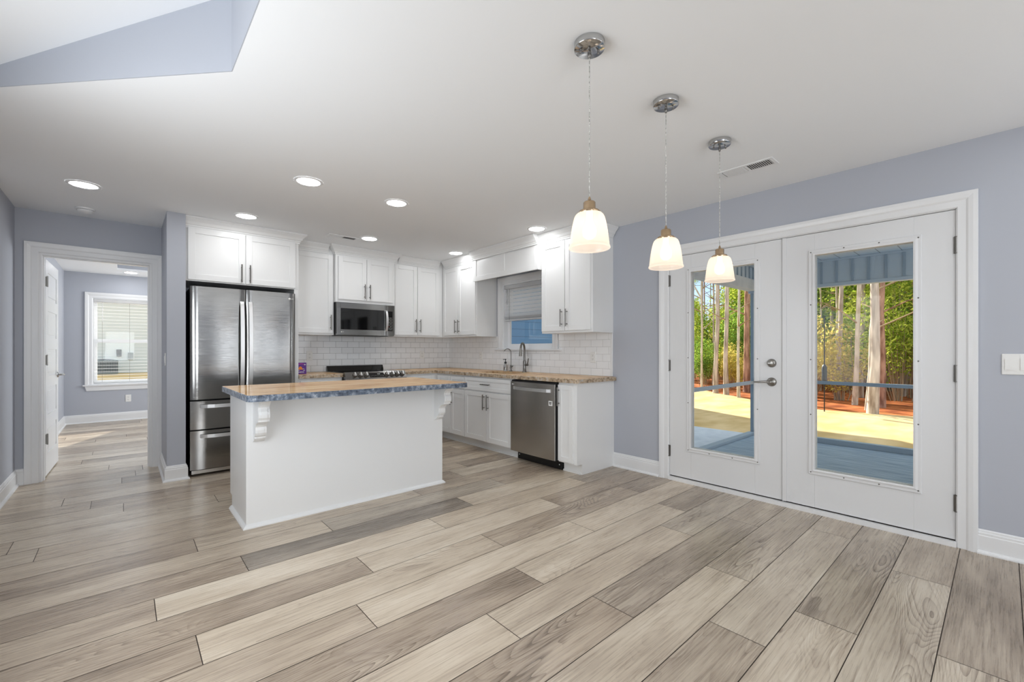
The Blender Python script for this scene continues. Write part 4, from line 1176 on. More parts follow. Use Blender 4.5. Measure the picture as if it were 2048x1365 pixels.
# ------------------------------------------------------------------ range
t = thing('kitchen_range', 'stainless slide in range with black glass top and seven knobs', 'range', (2.268, 5.35, 0))
RX0, RX1 = 1.888, 2.648
build('body', MB().box(RX0, RX1, 5.055, 5.66, 0.03, 0.903), M['black'], t, 0.002)
for x in (RX0 + 0.05, RX1 - 0.05):
    for y in (5.12, 5.6): build('foot', MB().cyl((x, y, 0), (x, y, 0.031), 0.018, 12), M['black'], t)
gt = build('cooktop', MB().box(RX0 + 0.001, RX1 - 0.001, 5.045, 5.605, 0.9155, 0.923), M['blackglass'], t, 0.002)
build('cooktop_frame', MB().box(RX0, RX1, 5.04, 5.66, 0.9035, 0.915), M['steel_dark'], t, 0.001)
bg = MB().prism([(5.610, 0.9155), (5.662, 0.9155), (5.662, 0.985), (5.640, 0.985)], 'x', RX0 + 0.01, RX1 - 0.01)
build('rear_vent', bg, M['blackglass'], t, 0.002)
cpf = MB().prism([(5.050, 0.925), (5.035, 0.929), (4.975, 0.850), (4.975, 0.828), (5.050, 0.828)], 'x', RX0, RX1)
cpn = build('control_panel', cpf, M['steel'], t, 0.003)
n_dir = Vector((0, -0.079, 0.060)).normalized(); up_d = Vector((0, 0.060, 0.079)).normalized(); xd = Vector((1, 0, 0))
pc = Vector((0, 5.003, 0.887))
for x in (1.995, 2.066, 2.136, 2.398, 2.466, 2.534, 2.600):
    c = Vector((x, pc.y, pc.z)) + n_dir * 0.0005
    kk = MB().lathe(c, [(0.030, 0), (0.030, 0.006), (0.026, 0.008), (0.024, 0.026), (0.021, 0.030), (0, 0.030)], 24, (xd, up_d, n_dir))
    k_ = build('knob', kk, M['nickel_dark'], cpn)
    g = MB(); cc = c + n_dir * 0.030
    B = [cc + xd * a + up_d * b for a, b in ((-0.006, -0.024), (0.006, -0.024), (0.006, 0.024), (-0.006, 0.024))]
    g._add(B + [p + n_dir * 0.010 for p in B], [(0, 1, 2, 3), (4, 5, 6, 7), (0, 1, 5, 4), (1, 2, 6, 5), (2, 3, 7, 6), (3, 0, 4, 7)])
    build('knob_grip', g, M['handle_steel'], k_, 0.001)
g = MB()
cc = Vector((0, pc.y, pc.z)) + n_dir * 0.001
B = [cc + xd * a + up_d * b for a, b in ((2.178, -0.032), (2.366, -0.032), (2.356, 0.030), (2.172, 0.030))]
g._add(B + [p + n_dir * 0.0015 for p in B], [(0, 1, 2, 3), (4, 5, 6, 7), (0, 1, 5, 4), (1, 2, 6, 5), (2, 3, 7, 6), (3, 0, 4, 7)])
dsp = build('display', g, M['blackglass'], cpn)
g = MB()
for i in range(9):
    a = 2.19 + i * 0.019; b = -0.016 + 0.004 * (i % 2)
    B = [cc + n_dir * 0.0027 + xd * (a + q) + up_d * (b + w) for q, w in ((0, 0), (0.006, 0), (0.006, 0.003), (0, 0.003))]
    g._add(B, [(0, 1, 2, 3)])
for i in range(3):
    a = 2.275 + i * 0.012
    B = [cc + n_dir * 0.0027 + xd * (a + q) + up_d * (0.006 + w) for q, w in ((0, 0), (0.008, 0), (0.008, 0.010), (0, 0.010))]
    g._add(B, [(0, 1, 2, 3)])
build('display_marks', g, M['key'], dsp, recalc=False)
od = build('oven_door', MB().box(RX0 + 0.004, RX1 - 0.004, 5.0, 5.054, 0.24, 0.815), M['steel'], t, 0.003)
build('oven_window', MB().box(RX0 + 0.10, RX1 - 0.10, 4.998, 5.004, 0.36, 0.68), M['blackglass'], od)
hm = MB().cyl((RX0 + 0.05, 4.955, 0.765), (RX1 - 0.05, 4.955, 0.765), 0.012, 14)
for x in (RX0 + 0.08, RX1 - 0.08): hm.cyl((x, 4.955, 0.765), (x, 5.0, 0.765), 0.009, 10)
build('handle', hm, M['handle_steel'], od)
build('storage_drawer', MB().box(RX0 + 0.004, RX1 - 0.004, 5.0, 5.054, 0.06, 0.232), M['steel'], t, 0.003)

# ------------------------------------------------------------------ dishwasher
t = thing('dishwasher', 'stainless dishwasher with pocket bar handle in the right cabinets', 'dishwasher', (3.4, 3.2, 0))
DA0, DA1, DF = 2.893, 3.538, 3.115
build('body', MB().box(3.18, 3.70, DA0 + 0.01, DA1 - 0.01, 0.10, 0.868), M['black'], t)
db_ = MB()
n = 12
pts = []
for i in range(n + 1):
    s_ = i / n; pts.append((DF + 0.004 - 0.006 * (1 - (2 * s_ - 1) ** 2), DA0 + (DA1 - DA0) * s_))
poly = pts + [(3.178, DA1), (3.178, DA0)]
db_.prism(poly, 'z', 0.108, 0.850)
dd = build('door', db_, M['steel_dark'], t, 0.0015)
build('door_edge', MB().box(3.135, 3.179, DA0 - 0.0045, DA0 - 0.0005, 0.108, 0.850), M['black'], dd)
build('control_strip', MB().box(3.135, 3.179, DA0 + 0.004, DA1 - 0.004, 0.8505, 0.866), M['black'], t)
hm = MB()
pts = []
for i in range(15):
    s_ = i / 14; y = 2.945 + 0.54 * s_
    pts.append((DF - 0.006 - 0.030 * math.sin(math.pi * s_) ** 0.5, y))
hm.prism(pts + [(p[0] + 0.009, p[1]) for p in pts[::-1]], 'z', 0.768, 0.800)
build('handle', hm, M['handle_steel'], dd, 0.003)
lab = build('inverter_sticker', MB().box(DF - 0.0028, DF + 0.001, 2.918, 2.968, 0.640, 0.688), M['plate'], dd)
sk = MB()
for y0, y1, z0, z1 in ((2.948, 2.955, .652, .678), (2.932, 2.937, .652, .678), (2.927, 2.932, .672, .678), (2.955, 2.96, .672, .678), (2.940, 2.946, .655, .66), (2.940, 2.946, .668, .673)):
    sk.box(DF - 0.0036, DF - 0.0027, y0, y1, z0, z1)
sk.lathe((DF - 0.0032, 2.941, 0.664), [(0.011, 0), (0.011, -0.0006), (0.008, -0.0006), (0.008, 0)], 20, 'x', caps=False)
build('sticker_print', sk, M['black'], lab)
build('badge', MB().lathe((DF + 0.003, DA1 - 0.030, 0.822), [(0.007, 0), (0.007, -0.0016), (0, -0.0016)], 16, 'x'), M['plate'], dd)
text_part('badge_lettering', 'LG', 0.015, ROT_FACE_NX, (DF + 0.0008, DA1 - 0.050, 0.822), M['plate'], dd)
kp = build('toe_plate', MB().box(3.225, 3.262, DA0 + 0.002, DA1 - 0.002, 0.004, 0.098), M['black'], t)
sc_ = MB()
for y in (2.925, 3.51): sc_.lathe((3.2248, y, 0.05), [(0.006, 0), (0.006, -0.002), (0, -0.003)], 12, 'x')
build('screws', sc_, M['plate'], kp)

# ------------------------------------------------------------------ things on the counters
t = thing('kitchen_faucet', 'tall pull down gooseneck faucet at the sink', 'faucet', (3.665, 3.90, ZC1))
fx, fy = 3.665, 3.90
fm = MB().lathe((fx, fy, ZC1), [(0.028, 0), (0.028, 0.006), (0.022, 0.012), (0.019, 0.06), (0.019, 0.13), (0.014, 0.15)], 20)
sdv = Vector((-0.87, -0.50))
arc = [(fx, fy, ZC1 + 0.14), (fx, fy, 1.19)]
rr = 0.078
for i in range(1, 13):
    a = math.pi * 0.93 * i / 12
    q = rr * (1 - math.cos(a)); arc.append((fx + sdv.x * q, fy + sdv.y * q, 1.19 + rr * math.sin(a)))
build('body', fm, M['nickel_dark'], t)
build('gooseneck', MB().tube(arc, 0.0125, 14), M['nickel_dark'], t)
p = Vector(arc[-1]); q = p + Vector((sdv.x * 0.012, sdv.y * 0.012, -0.095))
build('spray_head', MB().cyl(p, q, 0.0145, 16, 0.019), M['nickel'], t)
lv = MB().cyl((fx, fy, 1.005), (fx + 0.004, fy - 0.052, 1.005), 0.015, 14)
lv.tube([(fx + 0.004, fy - 0.045, 1.01), (fx + 0.006, fy - 0.056, 1.05), (fx + 0.008, fy - 0.062, 1.085)], 0.007, 10)
build('lever', lv, M['nickel_dark'], t)
t = thing('water_filter_tap', 'slim gooseneck filtered water tap left of the main faucet', 'tap', (3.665, 4.15, ZC1))
fm = MB().lathe((3.665, 4.15, ZC1), [(0.022, 0), (0.020, 0.008), (0.010, 0.02), (0.015, 0.05), (0.012, 0.075), (0.006, 0.085)], 18)
build('body', fm, M['nickel_dark'], t)
arc = [(3.665, 4.15, 0.99), (3.665, 4.15, 1.155)]
for i in range(1, 11):
    a = math.pi * 0.88 * i / 10
    arc.append((3.665 - 0.045 * (1 - math.cos(a)) * 0.9, 4.15 + 0.045 * (1 - math.cos(a)) * 0.45, 1.155 + 0.045 * math.sin(a)))
build('spout', MB().tube(arc, 0.0055, 10), M['nickel_dark'], t)
build('lever', MB().tube([(3.66, 4.145, 0.965), (3.655, 4.115, 0.978), (3.65, 4.10, 0.985)], 0.006, 8), M['nickel_dark'], t)
t = thing('soap_dispenser', 'clear soap bottle with black pump beside the sink tap', 'soap dispenser', (3.655, 4.245, ZC1))
build('bottle', MB().lathe((3.655, 4.245, ZC1), [(0.024, 0.0), (0.026, 0.01), (0.026, 0.075), (0.012, 0.092), (0.012, 0.10)], 20), M['clear'], t)
build('label', MB().lathe((3.655, 4.245, ZC1), [(0.0264, 0.018), (0.0264, 0.05)], 20, caps=False), M['nickel'], t)
pm = MB().lathe((3.655, 4.245, ZC1), [(0.016, 0.098), (0.016, 0.118), (0.006, 0.122), (0.005, 0.145), (0.011, 0.147), (0.011, 0.157), (0, 0.158)], 16)
pm.box(3.615, 3.655, 4.240, 4.250, ZC1 + 0.148, ZC1 + 0.155)
build('pump', pm, M['black'], t)
# purple carton
bx, by = 1.475, 5.30
t = thing('purple_carton', 'small purple carton with orange wedge on the counter by the refrigerator', 'box', (1.52, by, ZC1))
build('carton', MB().box(1.452, 1.556, by, by + 0.045, ZC1, ZC1 + 0.128), M['purple'], t, 0.001)
build('orange_wedge', MB().prism([(1.462, ZC1 + 0.052), (1.520, ZC1 + 0.048), (1.503, ZC1 + 0.082), (1.485, ZC1 + 0.086)], 'y', by - 0.0008, by - 0.0002), M['orange'], t)
sq = MB()
for i, (x, z, w, h) in enumerate(((1.470, .018, .012, .007), (1.486, .014, .006, .014), (1.496, .016, .006, .012), (1.506, .018, .014, .007), (1.524, .014, .005, .014), (1.466, .040, .018, .004), (1.520, .036, .020, .004), (1.532, .10, .014, .012), (1.512, .058, .022, .003), (1.524, .046, .014, .003))):
    sq.box(x, x + w, by - 0.0009, by - 0.0002, ZC1 + z, ZC1 + z + h)
build('white_print', sq, M['label'], t)
build('pink_band', MB().prism([(1.454, ZC1 + 0.112), (1.50, ZC1 + 0.120), (1.545, ZC1 + 0.108), (1.545, ZC1 + 0.102), (1.50, ZC1 + 0.112), (1.454, ZC1 + 0.104)], 'y', by - 0.0008, by - 0.0002), M['pink'], t)

# ------------------------------------------------------------------ pendants
def copy_thing(root, loc, label, group=None):
    r = root.copy(); link(r); r.location = loc; r['label'] = label
    if group: r['group'] = group
    for ch in list(root.children):
        c = ch.copy(); link(c); c.parent = r
        for g in list(ch.children):
            d = g.copy(); link(d); d.parent = c
            for h in list(g.children):
                e2 = h.copy(); link(e2); e2.parent = d
    return r
px_, py_ = 1.415, 1.12
t = thing('pendant_light', 'lit pendant lamp with ribbed glass shade, nearest and largest of three', 'pendant lamp', (px_, py_, 1.60), 'ribbed glass pendants')
# canopy, cord, socket cup, glass
cn = MB().lathe((px_, py_, 2.413), [(0.0, 0), (0.060, 0), (0.062, 0.003), (0.062, 0.0265)], 40)
cano = build('canopy', cn, M['chrome'], t)
fi = MB()
for dx, dy in ((-0.030, 0.022), (0.030, -0.022)):
    fi.lathe((px_ + dx, py_ + dy, 2.413), [(0.0045, 0), (0.0045, -0.006), (0.0025, -0.008), (0.005, -0.011), (0.005, -0.015), (0, -0.018)], 12)
fi.lathe((px_, py_, 2.413), [(0.005, 0), (0.007, -0.010), (0.008, -0.022), (0.004, -0.036), (0, -0.037)], 14)
build('canopy_screws', fi, M['nickel_dark'], cano)
build('cord', MB().cyl((px_, py_, 1.812), (px_, py_, 2.38), 0.0022, 8), M['cord'], t)
cup = MB().lathe((px_, py_, 1.744), [(0.040, 0.0), (0.042, 0.006), (0.040, 0.012), (0.026, 0.015), (0.025, 0.018), (0.0245, 0.045), (0.021, 0.049), (0.007, 0.052), (0.006, 0.062), (0.002, 0.070)], 30)
for k in range(6):
    a = k * math.pi / 3
    cup.lathe((px_ + 0.041 * math.cos(a), py_ + 0.041 * math.sin(a), 1.750), [(0.003, -0.004), (0.003, 0.004)], 8)
build('socket_cup', cup, M['bronze'], t)
gp = []
base = [(0.040, 1.745), (0.050, 1.743), (0.056, 1.738), (0.061, 1.728), (0.066, 1.710), (0.070, 1.690), (0.0735, 1.668), (0.0765, 1.645), (0.079, 1.624), (0.0800, 1.614), (0.0825, 1.610), (0.0835, 1.604), (0.0815, 1.601)]
for i in range(len(base) - 1):
    (r0, z0), (r1, z1) = base[i], base[i + 1]
    m_ = max(1, int(abs(z1 - z0) / 0.003))
    for k in range(m_):
        f_ = k / m_
        gp.append((r0 + (r1 - r0) * f_ + (0.0006 if (len(gp) % 2) else 0), z0 + (z1 - z0) * f_))
gp.append(base[-1])
gl = MB().lathe((px_, py_, 0), gp, 48, caps=False)
so = build('glass_shade', gl, M['shade'], t, recalc=False)
bl = MB().lathe((px_, py_, 1.640), [(0.0, 0.0), (0.014, 0.003), (0.025, 0.014), (0.029, 0.030), (0.027, 0.046), (0.018, 0.066), (0.013, 0.080), (0.013, 0.104)], 20)
build('bulb', bl, M['bulb'], t)
copy_thing(t, (2.030, 1.125, 1.60), 'lit pendant lamp with ribbed glass shade, middle one of three')
copy_thing(t, (2.665, 1.130, 1.60), 'lit pendant lamp with ribbed glass shade, farthest and smallest of three')
_ps = [o for o in bpy.data.objects if o.name.startswith('pendant_light')]

# ------------------------------------------------------------------ ceiling fixtures
def downlight(x, y, label):
    t = thing('recessed_light', label, 'ceiling light', (x, y, HC), 'recessed ceiling lights')
    build('trim_ring', MB().lathe((x, y, HC - 0.0005), [(0.078, -0.002), (0.080, -0.006), (0.092, -0.005), (0.099, -0.002), (0.100, 0.0)], 40, caps=False), M['white_plastic'], t)
    build('lens', MB().lathe((x, y, HC - 0.0035), [(0.0, 0), (0.0795, 0.0)], 32, caps=False), M['lens'], t, recalc=False)
    return t
t = downlight(-0.232, 4.62, 'round recessed light nearest the left wall, before the bedroom doorway')
copy_thing(t, (1.02, 3.424, HC), 'round recessed light above the left end of the island')
copy_thing(t, (1.729, 3.429, HC), 'round recessed light above the right half of the island')
copy_thing(t, (0.85, 4.70, HC), 'round recessed light just in front of the refrigerator cabinet')
copy_thing(t, (2.055, 4.73, HC), 'round recessed light in front of the microwave, beside the ceiling vent')
copy_thing(t, (3.180, 3.20, HC), 'round recessed light by the valance above the right wall cabinets')
copy_thing(t, (3.20, 4.70, HC), 'round recessed light near the corner of the upper cabinets')
copy_thing(t, (0.075, 9.40, HC), 'round recessed light in the bedroom ceiling above the window')
t = thing('smoke_detector', 'round white smoke detector on ceiling before the bedroom doorway', 'smoke detector', (-0.262, 5.40, HC))
build('housing', MB().lathe((-0.262, 5.40, HC), [(0.0, -0.036), (0.040, -0.036), (0.052, -0.030), (0.056, -0.022), (0.056, -0.016)], 32), M['white_plastic'], t)
build('mount_ring', MB().lathe((-0.262, 5.40, HC), [(0.062, -0.014), (0.066, -0.010), (0.066, -0.0005)], 32), M['white_plastic'], t)
build('vent_gap', MB().lathe((-0.262, 5.40, HC), [(0.054, -0.016), (0.054, -0.013)], 32), M['dark'], t)
def vent(cx, cy_, lx, ly, along, label, flip):
    t = thing('ceiling_vent', label, 'vent', (cx, cy_, HC))
    x0, x1, y0, y1 = cx - lx / 2, cx + lx / 2, cy_ - ly / 2, cy_ + ly / 2
    b = 0.022; z = HC - 0.006
    fm = MB().box(x0, x0 + b, y0, y1, z, HC - 0.0005).box(x1 - b, x1, y0, y1, z, HC - 0.0005).box(x0 + b, x1 - b, y0, y0 + b, z, HC - 0.0005).box(x0 + b, x1 - b, y1 - b, y1, z, HC - 0.0005)
    if along == 'y': fm.box(x0 + b, x1 - b, cy_ - 0.006, cy_ + 0.006, z, HC - 0.0005)
    else: fm.box(cx - 0.006, cx + 0.006, y0 + b, y1 - b, z, HC - 0.0005)
    build('frame', fm, M['white_plastic'], t, 0.001)
    build('duct_opening', MB().box(x0 + b, x1 - b, y0 + b, y1 - b, HC - 0.0012, HC - 0.0005), M['dark'], t)
    lm = MB()
    L = (ly if along == 'y' else lx)
    n = int((L - 2 * b) / 0.0125)
    for i in range(n):
        s0 = (y0 if along == 'y' else x0) + b + 0.006 + i * 0.0125
        half = (s0 - (cy_ if along == 'y' else cx))
        if abs(half) < 0.008: continue
        sg = 1 if half > 0 else -1
        if flip: sg = -sg
        w = 0.0048
        if along == 'y':
            pr = [(s0 - sg * w, HC - 0.0065), (s0 - sg * w + 0.0012, HC - 0.0065), (s0 + sg * w + 0.0012, HC - 0.0015), (s0 + sg * w, HC - 0.0015)]
            lm.prism(pr, 'x', x0 + b + 0.003, x1 - b - 0.003)
        else:
            pr = [(s0 - sg * w, HC - 0.0065), (s0 - sg * w + 0.0012, HC - 0.0065), (s0 + sg * w + 0.0012, HC - 0.0015), (s0 + sg * w, HC - 0.0015)]
            lm.prism(pr, 'y', y0 + b + 0.003, y1 - b - 0.003)
    build('louvres', lm, M['white_plastic'], t)
vent(3.20, 1.17, 0.145, 0.35, 'y', 'white ceiling vent beside the farthest pendant canopy', True)
vent(1.80, 4.86, 0.33, 0.125, 'x', 'white ceiling vent near the microwave cabinet', False)

# ------------------------------------------------------------------ porch
XP, YE, ZP = 6.97, 2.47, -0.055
struct('floor_porch', MB().box(XR + TH, XP + 0.10, -3.6, YE + 0.08, -0.32, ZP), M['porch_floor'])
struct('ceiling_porch', MB().box(XR + TH, XP + 0.35, -3.6, YE + 0.3, 2.375, 2.44), M['porch_ceiling'])
struct('ceiling_porch_roof', MB().box(XR + TH, XP + 0.4, -3.6, YE + 0.35, 2.60, 2.64), M['roof'])
t = thing('screen_porch_frame', 'grey painted porch frame with posts, rails and panelled header', 'porch frame', (XP, YE, ZP))
for y in (YE, -0.35, -3.2):
    build('post', MB().box(XP - 0.045, XP + 0.045, y - 0.022, y + 0.022, ZP, 2.02), M['screen_frame'], t, 0.003)
build('post', MB().box(XR + TH, XR + TH + 0.05, YE - 0.04, YE + 0.04, ZP, 2.02), M['screen_frame'], t, 0.003)
build('mid_rail', MB().box(XP - 0.02, XP + 0.02, -3.2, YE - 0.03, 0.728, 0.772), M['screen_frame'], t, 0.002)
build('mid_rail', MB().box(XR + TH + 0.05, XP - 0.045, YE - 0.02, YE + 0.02, 0.682, 0.728), M['screen_frame'], t, 0.002)
build('sill_rail', MB().box(XP - 0.045, XP + 0.045, -3.2, YE - 0.045, ZP, 0.012), M['screen_frame'], t, 0.003)
build('sill_rail', MB().box(XR + TH + 0.05, XP - 0.045, YE - 0.045, YE + 0.045, ZP, ZP + 0.035), M['screen_frame'], t, 0.003)
hd = build('header', MB().box(XP - 0.05, XP + 0.05, -3.4, YE + 0.05, 2.02, 2.374), M['batten'], t, 0.003)
bt_ = MB()
y = YE - 0.20
while y > -3.3:
    bt_.box(XP - 0.066, XP - 0.05, y - 0.012, y + 0.012, 2.06, 2.35); y -= 0.165
build('battens', bt_, M['screen_frame'], hd)
build('header_trim', MB().box(XP - 0.064, XP - 0.05, -3.4, YE - 0.05, 2.02, 2.06).box(XP - 0.064, XP - 0.05, -3.4, YE - 0.05, 2.350, 2.374), M['batten'], hd, 0.002)
he = build('header', MB().box(XR + TH, XP - 0.05, YE - 0.05, YE + 0.05, 2.05, 2.374), M['batten'], t, 0.003)
bt_ = MB()
x = XR + TH + 0.12
while x < XP - 0.08:
    bt_.box(x - 0.010, x + 0.010, YE - 0.064, YE - 0.05, 2.21, 2.374); x += 0.14
build('battens', bt_, M['screen_frame'], he)
build('header_trim', MB().box(XR + TH, XP - 0.05, YE - 0.085, YE - 0.05, 2.05, 2.20), M['concrete'], he, 0.004)

# ------------------------------------------------------------------ ground
struct('floor_patio', MB().box(XR + TH, 7.46, YE + 0.081, 7.6, -0.35, -0.15), M['concrete'])
ground = MB()
def gz(x, y): return -0.30
ground._add([(XP + 0.10, -30, -0.33), (13.2, -30, -0.30), (13.2, 1.0, -0.30), (12.9, 3.0, -0.30), (14.0, 5.0, -0.30), (16.5, 8.0, -0.30), (24, 16, -0.30), (24, 60, -0.30), (XP + 0.10, 60, -0.33)], [list(range(9))])
g1 = build('lawn', ground, M['lawn'], recalc=False); tag(g1, kind='structure')
gb = MB(); gb._add([(-40, 9.99, -0.33), (XP + 0.10, 9.99, -0.33), (XP + 0.10, 60, -0.33), (-40, 60, -0.33)], [(0, 1, 2, 3)])
g2 = build('lawn', gb, M['lawn'], recalc=False); tag(g2, kind='structure')
gs = MB(); gs._add([(12.0, -40, -0.335), (120, -40, -0.335), (120, 90, -0.335), (12.0, 90, -0.335)], [(0, 1, 2, 3)])
g3 = build('pine_straw_ground', gs, M['straw'], recalc=False); tag(g3, kind='structure')

# house wing beyond the kitchen window; its roof shades the lawn
t = thing('house_wing', 'blue sided house wing seen through the kitchen sink window', 'building', (9, 9.5, -0.3))
build('wall', MB().box(XR + TH + 0.01, 12.0, 7.7, 12.0, -0.32, 3.1), M['siding_blue'], t)
build('roof', MB().prism([(7.3, 3.1), (12.4, 3.1), (9.85, 5.7)], 'x', XR + TH + 0.01, 12.3), M['roof'], t)

# ------------------------------------------------------------------ neighbour house beyond the bedroom window
t = thing('neighbour_house', 'pale sided neighbouring house seen through the bedroom blind', 'building', (0, 39, -0.3))
build('wall', MB().box(-9, 14, 38, 46, -0.33, 5.2), M['siding_white'], t)
build('roof', MB().prism([(37.4, 5.2), (46.6, 5.2), (42, 7.6)], 'x', -9.5, 14.5), M['roof'], t)
build('meter_box', MB().box(0.15, 0.42, 37.9, 38, 0.55, 1.0), M['ac'], t, 0.01)
build('meter_box', MB().box(-0.40, -0.15, 37.9, 38, 0.75, 1.2), M['roof'], t, 0.01)
build('vent_cover', MB().box(2.5, 2.75, 37.93, 38, 0.8, 1.0), M['white_plastic'], t, 0.01)
t = thing('air_conditioner', 'grey air conditioning unit on the lawn outside the bedroom window', 'air conditioner', (-0.9, 37.0, -0.3))
am = MB().box(-1.45, -0.30, 36.5, 37.4, -0.32, 0.55)
cb_ = build('casing', am, M['ac'], t, 0.03)
lm = MB()
for i in range(15): lm.box(-1.41 + i * 0.075, -1.385 + i * 0.075, 36.47, 36.5, -0.22, 0.45)
build('grille_bars', lm, M['roof'], cb_)
build('top_fan_guard', MB().lathe((-0.88, 36.95, 0.55), [(0.38, 0), (0.38, 0.03), (0, 0.05)], 24), M['roof'], t)

# ------------------------------------------------------------------ trees
def leaf_cloud(n, blobs, size, rnd, flat_=0.0):
    mb = MB()
    for i in range(n):
        b = rnd.choice(blobs)
        while True:
            p = Vector((rnd.uniform(-1, 1), rnd.uniform(-1, 1), rnd.uniform(-1, 1)))
            if 0.15 < p.length < 1: break
        c = Vector((b[0] + p.x * b[3], b[1] + p.y * b[3], b[2] + p.z * b[4]))
        u = Vector((rnd.gauss(0, 1), rnd.gauss(0, 1), rnd.gauss(0, 1))).normalized(); w = u.orthogonal().normalized()
        s_ = size * rnd.uniform(0.6, 1.3)
        mb._add([c - u * s_, c + w * s_ * 0.42, c + u * s_, c - w * s_ * 0.42], [(0, 1, 2, 3)])
    return mb
def trunk_tube(x, y, h, r, lean, rnd, z0=-0.34, n=12):
    path, rad = [], []
    m_ = 9
    wob = [rnd.uniform(-0.03, 0.03) for _ in range(m_ * 2)]
    for i in range(m_):
        s_ = i / (m_ - 1)
        path.append((x + lean[0] * s_ * h + wob[i] * h * 0.12, y + lean[1] * s_ * h + wob[i + m_] * h * 0.12, z0 + s_ * h))
        flare = 1.35 if i == 0 else 1.0
        rad.append(0.62 * r * (1 - 0.3 * s_) * flare)
    return MB().tube(path, r, n, rad), path
def tree(label, x, y, h, r, lean, bark, kind='pine', group=None, seed=0, twigs=True):
    rnd = random.Random(seed * 13 + 5)
    t = thing('forest_tree', label, 'tree', (x, y, -0.34), group)
    tb, path = trunk_tube(x, y, h, r, lean, rnd)
    if kind == 'forked':
        p = Vector(path[3])
        tb.tube([p, p + Vector((-0.1, 0.45, 0.9)), p + Vector((0.1, 0.9, 2.2)), p + Vector((0.2, 1.0, 4.2))], r * 0.5, 8, [r * 0.55, r * 0.45, r * 0.35, r * 0.2])
    build('trunk', tb, M[bark], t, recalc=False)
    br = MB()
    for i in range(10 if twigs else 4):
        k = rnd.uniform(0.28, 0.95); ii = min(len(path) - 2, int(k * (len(path) - 1)))
        p = Vector(path[ii]); a = rnd.uniform(0, 6.28); L = rnd.uniform(0.5, 1.6)
        q = p + Vector((math.cos(a) * L * 0.5, math.sin(a) * L * 0.5, L * 0.25)); e_ = p + Vector((math.cos(a) * L, math.sin(a) * L, L * rnd.uniform(0.2, 0.7)))
        br.tube([p, q, e_], 0.012, 5, [0.022, 0.014, 0.005])
    build('branches', br, M['twig'] if bark != 'bark_red' else M['bark_red'], t, recalc=False)
    top = Vector(path[-1])
    blobs = [(top.x + rnd.uniform(-0.9, 0.9), top.y + rnd.uniform(-0.9, 0.9), top.z + rnd.uniform(-1.4, 0.6), 1.1, 0.6) for _ in range(6)]
    build('crown', leaf_cloud(1400, blobs, 0.10, rnd), M['needle'] if kind == 'pine' else M['leaf'], t, recalc=False)
    return t
# named trees, placed where their feet stand
tree('thin pale forked tree, leftmost seen through the left french door', 15.6, 7.25, 9, 0.055, (0.005, 0.0), 'bark_pale', 'forked', seed=1)
tree('straight grey pine trunk, left one of the pair through the left door', 15.2, 6.55, 10, 0.115, (0.0, -0.008), 'bark', seed=2)
tree('straight grey pine trunk, right one of the pair through the left door', 14.9, 6.10, 10, 0.11, (0.0, -0.006), 'bark', seed=3)
tree('slim grey trunk right of the pair through the left door', 14.3, 5.50, 9, 0.065, (0.0, -0.012), 'bark_pale', seed=4)
tree('thick reddish pine trunk at the right side of the left door glass', 16.6, 6.10, 11, 0.16, (0.0, -0.004), 'bark_red', seed=5)
tree('leaning grey trunk, leftmost seen through the right french door', 16.2, 3.40, 10, 0.10, (0.0, -0.045), 'bark', seed=6)
tree('pale smooth trunk left of the big pine in the right door glass', 15.1, 2.75, 9, 0.09, (0.0, -0.03), 'bark_pale', seed=7)
tree('thin curved tree leaning against the big pine in the right door glass', 14.0, 2.30, 8, 0.055, (0.0, -0.05), 'bark_pale', seed=8)
tree('thickest grey pine at the lawn edge in the right door glass', 13.05, 2.03, 11, 0.145, (0.0, -0.012), 'bark', seed=9)
tree('dark trunk standing just behind the thickest pine', 14.9, 2.12, 10, 0.10, (0.0, 0.0), 'bark_red', seed=10)
tree('slender pale trunk right of the thickest pine in the right door glass', 19.5, 2.2, 9, 0.08, (0.0, 0.0), 'bark_pale', seed=11)
# woods behind
rnd = random.Random(11)
protos = []
GT = 'woodland trees behind the lawn'
LT = 'slim woodland tree far back among the green undergrowth'
for i in range(4):
    protos.append(tree(LT, 22 + i * 2.0, 3.5 + i * 3, rnd.uniform(8, 10), rnd.uniform(0.05, 0.10), (0, rnd.uniform(-0.02, 0.02)), ('bark', 'bark_pale', 'bark_red', 'bark_pale')[i], ('pine', 'leafy')[i % 2], GT, seed=20 + i))
def copy_at(p, x, y, z, group=None, rz=0, sc=1.0, label=None):
    r = copy_thing(p, (x, y, z), label or p['label'], group)
    r.rotation_euler = (0, 0, rz); r.scale = (sc, sc, sc)
    return r
for i in range(44):
    x = rnd.uniform(17.5, 38)
    lo, hi = 0.07 * x, 0.56 * x
    y = rnd.uniform(lo, hi)
    copy_at(rnd.choice(protos), x, y, -0.34, GT, rnd.uniform(0, 6.28), rnd.uniform(0.8, 1.2))
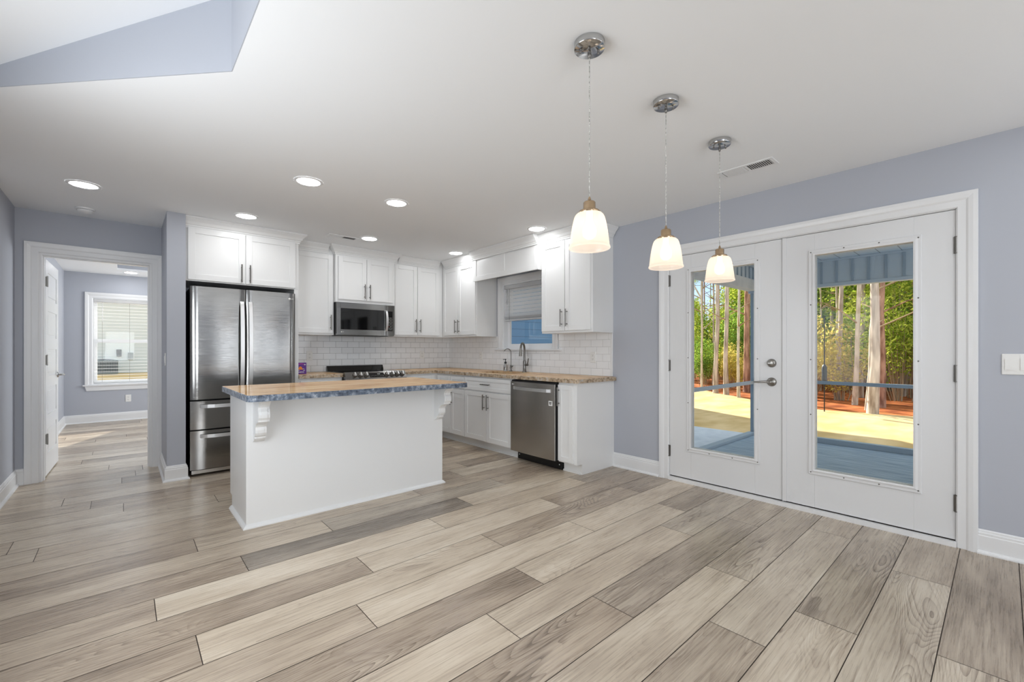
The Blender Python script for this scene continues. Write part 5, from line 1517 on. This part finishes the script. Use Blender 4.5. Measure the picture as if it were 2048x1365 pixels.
# undergrowth
def shrub(label, x, y, h, w, mat, n, seed, size=0.075, group=None, tw=14):
    r_ = random.Random(seed)
    t = thing('woodland_shrub', label, 'shrub', (x, y, -0.34), group)
    st_ = MB()
    blobs = []
    for i in range(tw):
        a = r_.uniform(0, 6.28); d = r_.uniform(0.1, w * 0.9); hh = h * r_.uniform(0.45, 1.0)
        e_ = Vector((x + math.cos(a) * d, y + math.sin(a) * d, -0.34 + hh))
        b0 = Vector((x + math.cos(a) * d * 0.25, y + math.sin(a) * d * 0.25, -0.34))
        m_ = (b0 + e_) / 2 + Vector((r_.uniform(-.15, .15), r_.uniform(-.15, .15), 0.1))
        st_.tube([b0, m_, e_], 0.01, 5, [0.018, 0.012, 0.004])
        blobs.append((e_.x, e_.y, e_.z - 0.25, w * 0.38, h * 0.17))
        if r_.random() < 0.6: blobs.append((m_.x, m_.y, m_.z, w * 0.32, h * 0.16))
    build('stems', st_, M['twig'], t, recalc=False)
    build('foliage', leaf_cloud(n, blobs, size, r_), M[mat], t, recalc=False)
    return t
GS = 'undergrowth shrubs in the woods'
sp = [shrub('leafy green woodland shrub in the undergrowth behind the tree trunks', 20 + i * 2, 4 + i * 2, h, w, m_, n, 60 + i, group=GS) for i, (h, w, m_, n) in
      enumerate(((2.6, 1.1, 'leaf', 2600), (3.8, 1.4, 'leaf_deep', 3600), (3.0, 1.2, 'leaf_gold', 2000), (4.8, 1.6, 'leaf', 4200)))]
k = 0
for row, (xr, step, hs) in enumerate(((16.8, 1.15, 0.62), (18.6, 1.25, 0.85), (21.0, 1.4, 1.05), (24.0, 1.6, 1.25), (28.0, 1.9, 1.45), (33.0, 2.3, 1.7), (39.0, 2.8, 1.9))):
    y = 0.05 * xr
    while y < 0.60 * xr:
        p = sp[rnd.randrange(4)]
        hsx = hs * rnd.uniform(0.75, 1.15) * (1.35 if y < 0.30 * xr else 0.82)
        copy_at(p, xr + rnd.uniform(-0.8, 0.8) + (0.8 if y > 0.3 * xr else 0), y, -0.34, GS, rnd.uniform(0, 6.28), hsx)
        y += step * rnd.uniform(0.8, 1.2)
# overhanging pine branch in the sky gap of the left door
t = thing('bird_feeder', 'dark tube bird feeder on a pole at the lawn edge', 'bird feeder', (12.6, 2.87, -0.3))
build('pole', MB().cyl((12.6, 2.87, -0.31), (12.6, 2.87, 2.0), 0.012, 8), M['black'], t)
build('feeder_tube', MB().lathe((12.6, 2.87, 0.35), [(0.05, 0), (0.055, 0.02), (0.055, 0.42), (0.03, 0.47), (0.0, 0.50)], 16), M['black'], t)

bpy.context.view_layer.update()
